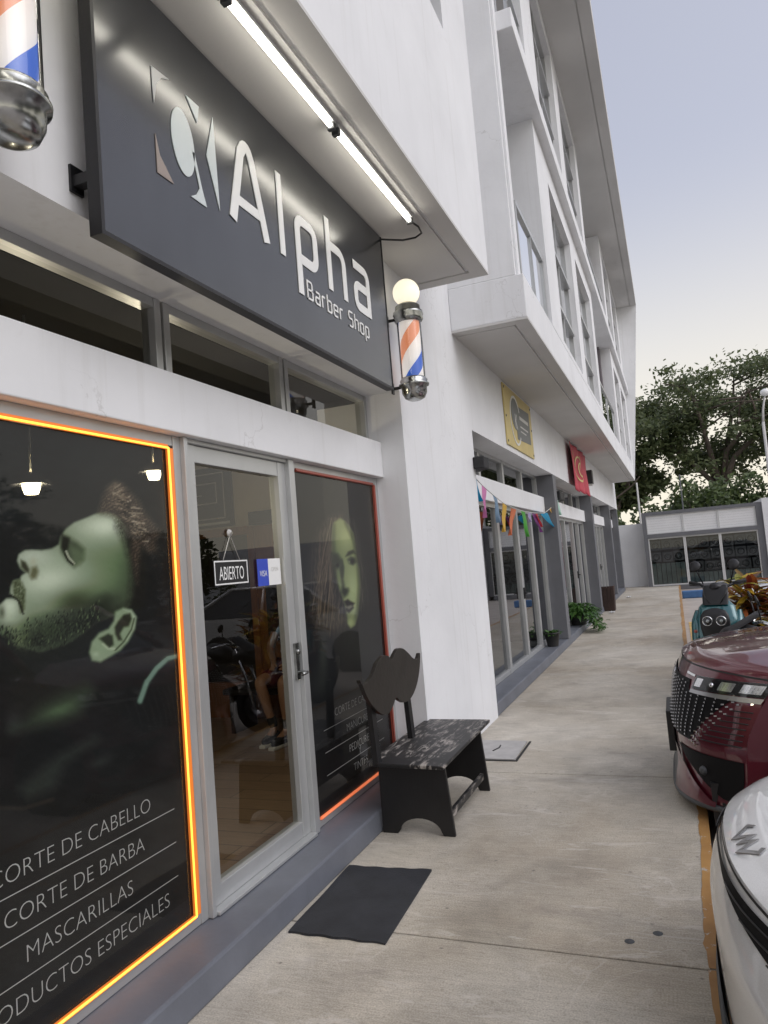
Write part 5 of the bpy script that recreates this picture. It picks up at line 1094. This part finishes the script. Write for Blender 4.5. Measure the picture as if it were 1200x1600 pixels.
# ================================================================== VEHICLES
RZ = -.158
def lerp(tab, z):
    for (z0, v0), (z1, v1) in zip(tab[:-1], tab[1:]):
        if z <= z1: k = max(0, (z - z0) / (z1 - z0)); return tuple(np.array(v0) * (1 - k) + np.array(v1) * k)
    return tab[-1][1]
class Car:
    """nose towards -X, centre line y=yc; front table: height -> (x at centre, sweep back at the corner, power)"""
    def __init__(s, name, label, x0, yc, hw, paintm, tab, ztop, zlo, length, hood_len, hood_rise, roof_z, belt):
        s.x0, s.yc, s.hw, s.tab, s.ztop, s.zlo, s.len, s.hl, s.hr, s.roof, s.belt, s.pm = x0, yc, hw, tab, ztop, zlo, length, hood_len, hood_rise, roof_z, belt, paintm
        s.t = thing(name, label, 'car', (x0 + length / 2, yc, RZ))
        P = s.t
        g = MB(); zt = lambda t: ztop - .05 * abs(t) ** 2.5
        s.zt = zt
        N = 56; tt = lambda u: math.copysign(1 - (1 - abs(2 * u - 1)) ** 1.5, 2 * u - 1)   # denser at the corners
        s.tt = tt
        g.grid(lambda u, v: (s.X(tt(u), zlo + (zt(tt(u)) - zlo) * v), s.Y(tt(u)), zlo + (zt(tt(u)) - zlo) * v), N, 24)
        # bonnet
        def hood(u, v):
            t = tt(u); xa = s.X(t, zt(t)); xb = x0 + hood_len + .12 * t * t; k = v
            x = xa + (xb - xa) * k; z = zt(t) + .022 * (1 - (1 - min(1, k * 9)) ** 2) + (hood_rise - .022) * k ** .75 - .035 * abs(t) ** 3 * k + .012 * math.exp(-((abs(t) - .62) / .10) ** 2) * min(1, 4 * k)
            return (x, s.Y(t) * 1, z)
        s.hood = hood; g.grid(hood, N, 26)
        # sides
        for sg in (-1, 1):
            def side(u, v):
                xa = s.X(sg, zlo + (zt(sg) - zlo) * v); x = xa + (x0 + length - xa) * u; xr = min(1, max(0, (x - x0 - .3) / hood_len))
                top = hood((1 + sg) / 2, min(1, max(0, (x - s.X(sg, zt(sg))) / (x0 + hood_len + .12 - s.X(sg, zt(sg))))))[2] if x < x0 + hood_len + .12 else belt
                z = zlo + (top - zlo) * v; y = yc + sg * (hw + .025 * math.sin(math.pi * v) * min(1, u * 5)); return (x, y, z)
            g.grid(side, 40, 10)
        g.add([(x0 + length, yc - hw, zlo), (x0 + length, yc + hw, zlo), (x0 + length, yc + hw, belt), (x0 + length, yc - hw, belt)], [(0, 1, 2, 3)])
        g.build('body', paintm, P, fixn=True)
        xw, xr0, xr1, xe = x0 + hood_len - .02, x0 + hood_len + .75, x0 + length - 1.05, x0 + length - .05; zb = ztop + hood_rise - .05; tw = hw - .16
        g = MB(); zr = roof_z
        bot = [(xw, yc - hw + .08, zb), (xe, yc - hw + .06, belt - .01), (xe, yc + hw - .06, belt - .01), (xw, yc + hw - .08, zb)]
        top = [(xr0, yc - tw + .06, zr), (xr1, yc - tw + .06, zr), (xr1, yc + tw - .06, zr), (xr0, yc + tw - .06, zr)]
        g.add(bot + top, [(0, 1, 5, 4), (1, 2, 6, 5), (2, 3, 7, 6), (3, 0, 4, 7)]); g.build('windows', 'carglass', P)
        g = MB(); g.grid(lambda u, v: (xr0 + (xr1 - xr0) * u, yc - tw + .04 + (2 * tw - .08) * v, zr - .01 + .05 * math.sin(math.pi * u) ** .5 * math.sin(math.pi * v) ** .4), 16, 12); g.build('roof', paintm, P)
        g = MB()
        for a, b in ((0, 4), (1, 5), (2, 6), (3, 7)): g.tube([(bot + top)[a], (bot + top)[b]], .035, 6)
        for sy in (-1, 1):
            xm = (xr0 + xr1) / 2; g.tube([(xm, yc + sy * (hw - .06), zb), (xm, yc + sy * (tw - .06), zr)], .035, 6); g.tube([(xr0, yc + sy * (tw - .05), zr), (xr1, yc + sy * (tw - .05), zr)], .03, 6)
        g.build('pillars', paintm, P)
        for sy, xx in ((-1, x0 + .86), (1, x0 + .86), (-1, x0 + length - .85), (1, x0 + length - .85)):
            y = yc + sy * (hw - .10); c = (xx, y, RZ + .335)
            g = MB(); g.lathe([(.20, -.10), (.31, -.105), (.335, -.08), (.335, .08), (.31, .108), (.22, .112)], c, (0, sy, 0), 32); w = g.build('wheel', 'tyre', P)
            g = MB(); g.lathe([(.22, .10), (.20, .07), (.05, .085), (.001, .09)], c, (0, sy, 0), 24)
            for k in range(5): a = 2 * math.pi * k / 5; g.tube([(xx + .04 * math.cos(a), y + sy * .09, c[2] + .04 * math.sin(a)), (xx + .2 * math.cos(a), y + sy * .105, c[2] + .2 * math.sin(a))], .022, 6)
            g.build('rim', 'rim', w)
            g = MB(); g.lathe([(.001, .0), (.385, .0), (.385, .012), (.36, .014), (.001, .014)], (xx, yc + sy * (hw + .012), RZ + .335), (0, sy, 0), 32); g.build('wheel_arch', 'blackpl', P)
        g = MB(); g.box(x0 + .25, x0 + length - .15, yc - hw + .06, yc + hw - .06, RZ + .16, zlo + .1); g.box(x0 + .2, x0 + .3, yc - hw + .1, yc + hw - .1, RZ + .16, zlo + .2); g.build('underbody', 'blackpl', P)
        for sy in (-1, 1):
            g = MB(); g.ball((xw + .35, yc + sy * (hw + .10), zb + .10), .09, 16, sz=.7); g.tube([(xw + .35, yc + sy * (hw - .06), zb + .03), (xw + .35, yc + sy * (hw + .06), zb + .07)], .02, 6); g.build('mirror', paintm, P)
    def X(s, t, z):
        c, a, p = lerp(s.tab, z); return s.x0 + c + a * abs(t) ** p
    def Y(s, t): return s.yc + s.hw * t
    def patch(s, name, mat, t0, t1, zlo, zhi, off=.004, nu=24, nv=8, parent=None, thick=0):
        g = MB(); f = lambda v: v if callable(v) else (lambda t: v)
        lo, hi = f(zlo), f(zhi)
        def P(u, v):
            t = t0 + (t1 - t0) * u; z = lo(t) + (hi(t) - lo(t)) * v
            n = Vector((-1, math.copysign(min(1.2, abs(s.X(min(1, abs(t) + .01), z) - s.X(max(0, abs(t) - .01), z)) / (.02 * s.hw)), t), .0)).normalized()
            return (s.X(t, z) + n.x * off, s.Y(t) + n.y * off, z)
        g.grid(P, nu, nv); o = g.build(name, mat, parent or s.t)
        if thick: m = o.modifiers.new('thick', 'SOLIDIFY'); m.thickness = thick; m.offset = 0
        return o
# ---- maroon SUV
mt = ((.0, (.10, .34, 4)), (.10, (.0, .34, 4)), (.26, (.03, .36, 4)), (.45, (.025, .38, 4)), (.52, (.02, .40, 3.6)), (.70, (.05, .46, 3.4)), (.80, (.085, .50, 3.2)), (.92, (.14, .55, 3)))
ms = Car('maroon_car', 'maroon SUV with a black studded grille parked nose to the pavement', -.155, 5.52, .94, 'maroon', mt, .885, .03, 4.4, 1.15, .14, 1.46, .93)
gl_lo = lambda t: .44 + max(0, abs(t) - .70) * 1.4
gl_hi = lambda t: .795 - .02 * abs(t) if abs(t) < .60 else .722
ms.patch('grille', 'grilleblack', -.60, .60, gl_lo, gl_hi, .006, 40, 12)
for sg in (-1, 1): ms.patch('grille', 'grilleblack', sg * .60, sg * .90, gl_lo, lambda t: .722, .006, 20, 10)
g = MB()
for i in range(33):
    for j in range(17):
        t = -.88 + 1.76 * i / 32; z = .44 + .36 * (j + .5 * (i % 2)) / 17
        if z < gl_lo(t) + .015 or z > gl_hi(t) - .012: continue
        x, y = ms.X(t, z) - .012, ms.Y(t); a, b = .014, .008
        g.add([(x, y - a, z), (x, y, z - b), (x, y + a, z), (x, y, z + b), (x - .007, y, z), (x + .008, y - a, z), (x + .008, y + a, z)], [(0, 1, 4), (1, 2, 4), (2, 3, 4), (3, 0, 4)])
g.build('grille_studs', 'rim', ms.t, fixn=False)
for sg in (-1, 1):
    g = MB()
    for r in range(3):
        for k in range(10):
            u = k / 9; t = sg * (.71 + .022 * r + .17 * u); z = .44 + .27 * u - .01 * r; x, y = ms.X(t, z) - .012, ms.Y(t); g.box(x - .004, x + .012, y - .010, y + .010, z - .004, z + .004)
    g.build('grille_studs', 'chrome', ms.t)
    g = MB()
    for k in range(7):
        z = .46 + .032 * k; t0, t1 = .79 + .02 * k, .985
        if t0 > t1 - .03: continue
        g.tube([(ms.X(t, z) - .003, ms.Y(sg * t), z) for t in np.linspace(t0, t1, 8)], .0045, 4)
    g.build('bumper_fins', 'blackpl', ms.t)
    hl = ms.patch('headlight', 'blackpl', sg * .62, sg * .998, lambda t: .735, lambda t: .812, .006, 30, 6)
    ms.patch('lens', 'lens', sg * .62, sg * .998, lambda t: .732, lambda t: .815, .012, 30, 6, hl)
    for a, b in ((.64, .69), (.80, .87), (.90, .98)): ms.patch('reflector', 'chrome', sg * a, sg * b, lambda t: .752, lambda t: .80, .012, 8, 4, hl)
    g = MB(); z = .772; t = sg * .76; g.ball((ms.X(t, z) - .006, ms.Y(t), z), .016, 14); g.build('lamp_unit', 'chrome', hl)
    ms.patch('silver_trim', 'rim', sg * .62, sg * .998, lambda t: .712 - .02 * (abs(t) - .6), lambda t: .731, .010, 30, 2)
    ms.patch('trim_slash', 'chrome', sg * .50, sg * .605, lambda t: .812 - .1 * (abs(t) - .50), lambda t: .824 - .1 * (abs(t) - .50), .008, 6, 2)
    ms.patch('fog_recess', 'grilleblack', sg * .52, sg * .992, lambda t: max(.15, .375 - .55 * (abs(t) - .52)), lambda t: .395 - .02 * abs(t), .006, 20, 5)
    g = MB(); z = .28; t = sg * .80; g.ball((ms.X(t, z) - .004, ms.Y(t), z), .028, 14); g.build('fog_lamp', 'greyplastic', ms.t)
    ms.patch('bumper_blade', 'maroon', sg * .46, sg * .90, lambda t: .10, lambda t: max(.13, .37 - .58 * max(0, abs(t) - .46)), .018, 16, 6)
ms.patch('lower_grille', 'greyplastic', -.44, .44, .10, .31, .008, 20, 6)
g = MB(); g.tube([(ms.X(t, .09) - .012, ms.Y(t), .075 + .02 * abs(t) ** 3) for t in np.linspace(-1, 1, 40)], .02, 8); g.build('lip', 'greyplastic', ms.t)
g = MB(); x = ms.X(0, .38); g.box(x - .050, x - .004, ms.yc - .24, ms.yc + .24, .255, .52); g.build('plate_holder', 'blackpl', ms.t, bevel=.006)
g = MB(); x = ms.X(0, .78); g.lathe([(.05, 0), (.055, .01), (.04, .018), (.001, .02)], (x - .012, ms.yc, .72), (-1, 0, .15), 24); g.build('round_badge', 'chrome', ms.t)
ms.patch('panel_gap', 'gasket', -.999, .999, lambda t: ms.zt(t) - .012, lambda t: ms.zt(t) - .004, .003, 50, 1)
# ---- white car
wt = ((.0, (.06, .24, 3)), (.10, (.03, .24, 3)), (.30, (.012, .22, 2.8)), (.50, (.004, .22, 2.6)), (.58, (.02, .26, 2.4)), (.64, (.045, .34, 2.4)), (.72, (.075, .38, 2.4)))
wc = Car('white_car', 'white car with a chrome zigzag emblem on its bonnet edge, nearest the camera', -.015, 2.62, .9, 'carwhite', wt, .69, .10, 4.5, 1.25, .19, 1.36, .82)
wc.patch('grille', 'grilleblack', -.985, .985, lambda t: .642 - .062 * min(1, max(0, abs(t) - .08) * 1.3), lambda t: .658 - .01 * abs(t) ** 2, .006, 50, 6)
for sg in (-1, 1):
    g = MB()
    for k in range(3): g.tube([(wc.X(t, .63 - .02 * k) - .008, wc.Y(sg * t), .64 - .021 * k) for t in np.linspace(.25 + .2 * k, .95, 12)], .0025, 4)
    g.build('grille_bars', 'blackpl', wc.t)
    hl = wc.patch('headlight', 'blackpl', sg * .86, sg * .998, lambda t: .46, lambda t: .53, .009, 12, 4); wc.patch('lens', 'lens', sg * .86, sg * .998, lambda t: .458, lambda t: .533, .02, 12, 4, hl)
    g = MB()
    g.ball((wc.X(.92, .495) - .004, wc.Y(sg * .92), .495), .022, 12)
    g.build('lamp_unit', 'chrome', hl)
wc.patch('lower_lip', 'blackpl', -.999, .999, lambda t: .10, lambda t: .30 - .10 * abs(t) ** 1.5, .010, 50, 6)
g = MB(); g.tube([(wc.X(t, .16) - .02, wc.Y(t), .20 - .03 * abs(t)) for t in np.linspace(-.98, .98, 40)], .012, 6); g.build('lip_strip', 'greyplastic', wc.t)
def onhood(a, b, d):
    a = a + .12      # a across (towards -Y), b up the bonnet
    t = -a / wc.hw; x0 = wc.X(t, wc.zt(t)); u = (1 - (1 - abs(t)) ** (1 / 1.5)) * math.copysign(1, t) / 2 + .5; p = wc.hood(u, max(0, b * .75 - .012)); return (p[0], p[1], p[2] + .002 + d)
g = MB()
for pts in ([(-.085, .115), (-.105, .095), (-.05, .045), (-.02, .10), (.0, .06), (.02, .10), (.05, .045), (.105, .095), (.085, .115)],): g.ribbon(pts, .015, onhood, 0, .003)
g.build('emblem', 'rim', wc.t, fixn=False)
wc.patch('panel_gap', 'gasket', -.999, .999, lambda t: wc.zt(t) - .012, lambda t: wc.zt(t) - .005, .003, 50, 1)
# ---- silver car beyond the plants
st_ = ((.0, (.06, .2, 4)), (.3, (.0, .2, 4)), (.55, (.03, .24, 3)), (.8, (.12, .3, 3)))
sc = Car('silver_car', 'silver white car parked beyond the croton plant', .35, 12.6, .9, 'carsilver', st_, .80, .08, 4.4, 1.15, .17, 1.42, .88)
for sg in (-1, 1):
    hl = sc.patch('headlight', 'chrome', sg * .6, sg * .99, .60, .68, .006, 12, 3); sc.patch('lens', 'lens', sg * .6, sg * .99, .598, .683, .016, 12, 3, hl)
sc.patch('grille', 'blackpl', -.5, .5, .38, .66, .006, 20, 5); sc.patch('lower_grille', 'blackpl', -.7, .7, .12, .28, .006, 20, 4)

# ---- teal scooter, built in its own frame: forward = -Y, base on the road
sc_ = local_thing('scooter', 'teal motor scooter with twin round headlights parked beyond the maroon SUV', 'scooter', (.375, 8.32, RZ), R(-14))
def shell(prof, name, mat, n=14, par=sc_, bev=0):     # prof: list of (y, z, halfwidth, halfthick)
    g = MB()
    def P(u, v):
        i = v * (len(prof) - 1); k = min(len(prof) - 2, int(i)); f = i - k; y, z, hw, ht = [prof[k][q] * (1 - f) + prof[k + 1][q] * f for q in range(4)]; a = 2 * math.pi * u
        c, s_ = math.cos(a), math.sin(a); return (hw * math.copysign(abs(c) ** .7, c), y + ht * math.copysign(abs(s_) ** .7, s_), z)
    g.grid(P, 24, n); return g.build(name, mat, par)
shell([(-.26, .50, .15, .03), (-.28, .62, .185, .05), (-.29, .84, .205, .07), (-.27, 1.0, .20, .07), (-.22, 1.12, .17, .06), (-.18, 1.19, .10, .04), (-.18, 1.195, .01, .01)], 'front_apron', 'teal', 24)
shell([(-.31, .56, .06, .03), (-.335, .66, .10, .035), (-.36, .80, .12, .03), (-.372, .90, .138, .028), (-.378, .99, .142, .026), (-.366, 1.05, .13, .024), (-.345, 1.09, .10, .02), (-.33, 1.11, .03, .01)], 'headlight_mask', 'blackpl', 18)
for sx in (-1, 1):
    g = MB(); c = (sx * .064, -.395, .99); g.lathe([(.048, -.01), (.05, .012), (.044, .02), (.040, .006), (.026, -.004), (.001, -.01)], c, (0, -1, .05), 24); h_ = g.build('headlight', 'chrome', sc_)
    g = MB(); g.lathe([(.042, .012), (.03, .022), (.001, .027)], c, (0, -1, .05), 20); g.build('lens', 'lens', h_, fixn=False)
    g = MB(); g.ball((c[0], c[1] - .004, c[2]), .016, 12); g.build('bulb', 'letter', h_)
    shell([(-.20, .52, .02, .02), (-.22, .60, .05, .10), (-.24, .80, .055, .12), (-.22, .98, .05, .10), (-.18, 1.08, .02, .03)], 'side_fairing', 'teal', 14).location = (sx * .20, 0, 0)
    g = MB(); g.tube([(sx * .24, -.06, .50), (sx * .23, -.20, .70), (sx * .20, -.24, .92)], [.03, .035, .02], 8); g.build('leg_shield', 'blackpl', sc_)
    g = MB(); g.tube([(sx * .13, -.10, 1.34), (sx * .17, -.12, 1.46), (sx * .18, -.13, 1.50)], .007, 6); g.lathe([(.001, -.012), (.05, -.01), (.058, 0), (.05, .01), (.001, .012)], (sx * .185, -.14, 1.53), (0, -.9, .3), 18); g.build('mirror', 'blackpl', sc_)
    g = MB(); g.tube([(sx * .16, -.12, 1.34), (sx * .27, -.06, 1.36)], .019, 10); g.tube([(sx * .15, -.16, 1.33), (sx * .26, -.13, 1.335)], .006, 6); g.build('grip', 'rubber', sc_)
    g = MB(); g.ball((sx * .20, -.33, .88), .022, 10); g.build('indicator', 'neonred', sc_)
g = MB(); g.tube([(-.17, -.12, 1.34), (-.08, -.14, 1.30), (.08, -.14, 1.30), (.17, -.12, 1.34)], .014, 8); g.ball((0, -.16, 1.31), .07, 16, sz=.7); g.build('handlebar', 'blackpl', sc_)
shell([(-.27, 1.14, .12, .02), (-.235, 1.22, .125, .02), (-.20, 1.29, .12, .02), (-.17, 1.33, .11, .015)], 'fly_screen', 'blackpl', 12)
g = MB()
for sx in (-1, 1): g.tube([(sx * .12, -.17, 1.32), (sx * .10, -.27, 1.24), (sx * .05, -.28, 1.15)], .006, 6)
g.build('brake_cables', 'cable', sc_)
g = MB(); g.lathe([(.13, -.06), (.2, -.055), (.225, -.03), (.225, .03), (.2, .055), (.13, .06)], (0, -.42, .225), (1, 0, 0), 28); w = g.build('front_wheel', 'tyre', sc_)
g = MB(); g.lathe([(.13, -.03), (.03, -.035), (.03, .035), (.13, .03)], (0, -.42, .225), (1, 0, 0), 20); g.build('rim', 'rim', w)
g = MB(); g.grid(lambda u, v: (.085 * (2 * u - 1), -.42 - .255 * math.cos(math.pi * (.12 + .7 * v)), .225 + .255 * math.sin(math.pi * (.12 + .7 * v)) - .03 * (2 * u - 1) ** 2), 8, 14); o = g.build('front_fender', 'teal', sc_); o.modifiers.new('thick', 'SOLIDIFY').thickness = .008
g = MB()
for sx in (-1, 1): g.tube([(sx * .075, -.42, .225), (sx * .07, -.32, .55)], .018, 8)
g.tube([(-.07, -.32, .55), (.07, -.32, .55)], .02, 8); g.build('fork', 'blackmetal', sc_)
g = MB(); g.box(-.17, .17, -.22, .22, .27, .33); g.build('footboard', 'blackpl', sc_, bevel=.03)
shell([(.55, .36, .12, .34), (.55, .55, .17, .42), (.58, .68, .16, .44), (.62, .74, .12, .40)], 'rear_body', 'teal', 12)
shell([(.50, .745, .14, .34), (.50, .80, .15, .36), (.52, .84, .12, .32), (.52, .845, .02, .1)], 'seat', 'rubber', 10)
g = MB(); g.lathe([(.13, -.06), (.2, -.055), (.225, -.03), (.225, .03), (.2, .055), (.13, .06)], (0, .80, .225), (1, 0, 0), 28); g.build('rear_wheel', 'tyre', sc_)
# ---- dark motorcycle between SUV and scooter, forward = -X
mo = local_thing('motorcycle', 'black motorcycle with a dark windscreen partly hidden behind the maroon bonnet', 'motorcycle', (.98, 7.35, RZ), 0)
def mshell(prof, name, mat, n=14):
    g = MB()
    def P(u, v):
        i = v * (len(prof) - 1); k = min(len(prof) - 2, int(i)); f = i - k; x, z, hy, hz = [prof[k][q] * (1 - f) + prof[k + 1][q] * f for q in range(4)]; a = 2 * math.pi * u; return (x, hy * math.cos(a), z + hz * math.sin(a))
    g.grid(P, 20, n); return g.build(name, mat, mo)
for x in (-.62, .70):
    g = MB(); g.lathe([(.19, -.05), (.28, -.05), (.30, -.02), (.30, .02), (.28, .05), (.19, .05)], (x, 0, .30), (0, 1, 0), 30); w = g.build('wheel', 'tyre', mo); g = MB(); g.lathe([(.19, -.03), (.04, -.04), (.04, .04), (.19, .03)], (x, 0, .30), (0, 1, 0), 20); g.build('rim', 'rim', w)
mshell([(-.34, .86, .05, .05), (-.22, .90, .14, .11), (-.02, .92, .16, .13), (.16, .86, .12, .09), (.2, .84, .03, .03)], 'tank', 'blackpl')
mshell([(.12, .82, .08, .04), (.35, .80, .14, .05), (.62, .86, .11, .05), (.82, .93, .04, .03)], 'seat', 'rubber')
mshell([(-.72, .86, .03, .05), (-.66, .88, .11, .10), (-.52, .90, .14, .13), (-.36, .88, .10, .1)], 'front_cowl', 'blackpl')
mshell([(-.30, .45, .08, .1), (-.1, .48, .15, .18), (.2, .46, .14, .16), (.36, .45, .08, .1)], 'engine', 'greyplastic')
g = MB(); g.grid(lambda u, v: (-.68 + .30 * v + .07 * (2 * u - 1) ** 2, .15 * (2 * u - 1) * (1 - .25 * v), .94 + .17 * v), 10, 8); o = g.build('windscreen', 'blackpl', mo, fixn=False); o.modifiers.new('thick', 'SOLIDIFY').thickness = .006
for sy in (-1, 1):
    g = MB(); g.tube([(-.62, sy * .09, .30), (-.42, sy * .09, .98)], .022, 8); g.build('fork', 'chrome', mo)
    g = MB(); g.tube([(-.40, sy * .06, 1.02), (-.36, sy * .22, 1.05), (-.26, sy * .36, 1.02)], .014, 8); g.build('handlebar', 'chrome', mo)
    g = MB(); g.tube([(-.36, sy * .25, 1.06), (-.38, sy * .30, 1.20)], .006, 6); g.lathe([(.001, -.01), (.045, -.008), (.05, 0), (.045, .01), (.001, .012)], (-.38, sy * .32, 1.24), (.9, 0, .3), 16); g.build('mirror', 'blackpl', mo)
    g = MB(); g.tube([(-.1, sy * .12, .35), (.4, sy * .16, .36), (.85, sy * .17, .46)], [.02, .03, .045], 8); g.build('exhaust', 'chrome', mo)
# ---- croton bed beyond the motorbikes
def croton(name, lab, c, n, sp, seed):
    rd = random.Random(seed); random.seed(seed); t = thing(name, lab, 'plant', c, 'croton plants in the parking bed')
    st = MB(); g = MB()
    for k in range(9):
        a = rd.uniform(0, 6.28); r = rd.uniform(0, sp * .8); tip = Vector((c[0] + r * math.cos(a), c[1] + .7 * r * math.sin(a), c[2] + rd.uniform(.80, 1.36))); st.tube([c, Vector(c).lerp(tip, .5) + Vector((0, 0, .06)), tip], [.018, .012, .007], 5)
        for j in range(n):
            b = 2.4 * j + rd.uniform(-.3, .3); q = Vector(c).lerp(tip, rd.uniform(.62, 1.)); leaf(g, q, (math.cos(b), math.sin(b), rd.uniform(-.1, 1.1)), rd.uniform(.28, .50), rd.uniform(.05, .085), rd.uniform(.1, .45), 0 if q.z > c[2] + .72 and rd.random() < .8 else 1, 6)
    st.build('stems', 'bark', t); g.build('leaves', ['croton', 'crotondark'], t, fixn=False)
croton('croton_plant', 'yellow and red leaved croton plant beside the teal scooter', (.70, 9.0, RZ), 24, .32, 21)
croton('croton_plant', 'yellow croton plant at the right edge above the maroon bonnet', (1.22, 8.75, RZ), 22, .36, 22)
croton('croton_plant', 'orange leaved croton plant farther back in the bed', (1.25, 9.6, RZ), 12, .36, 23)
croton('croton_plant', 'low croton plant with yellow tips behind the black motorcycle', (.92, 8.35, RZ - .35), 12, .3, 24)
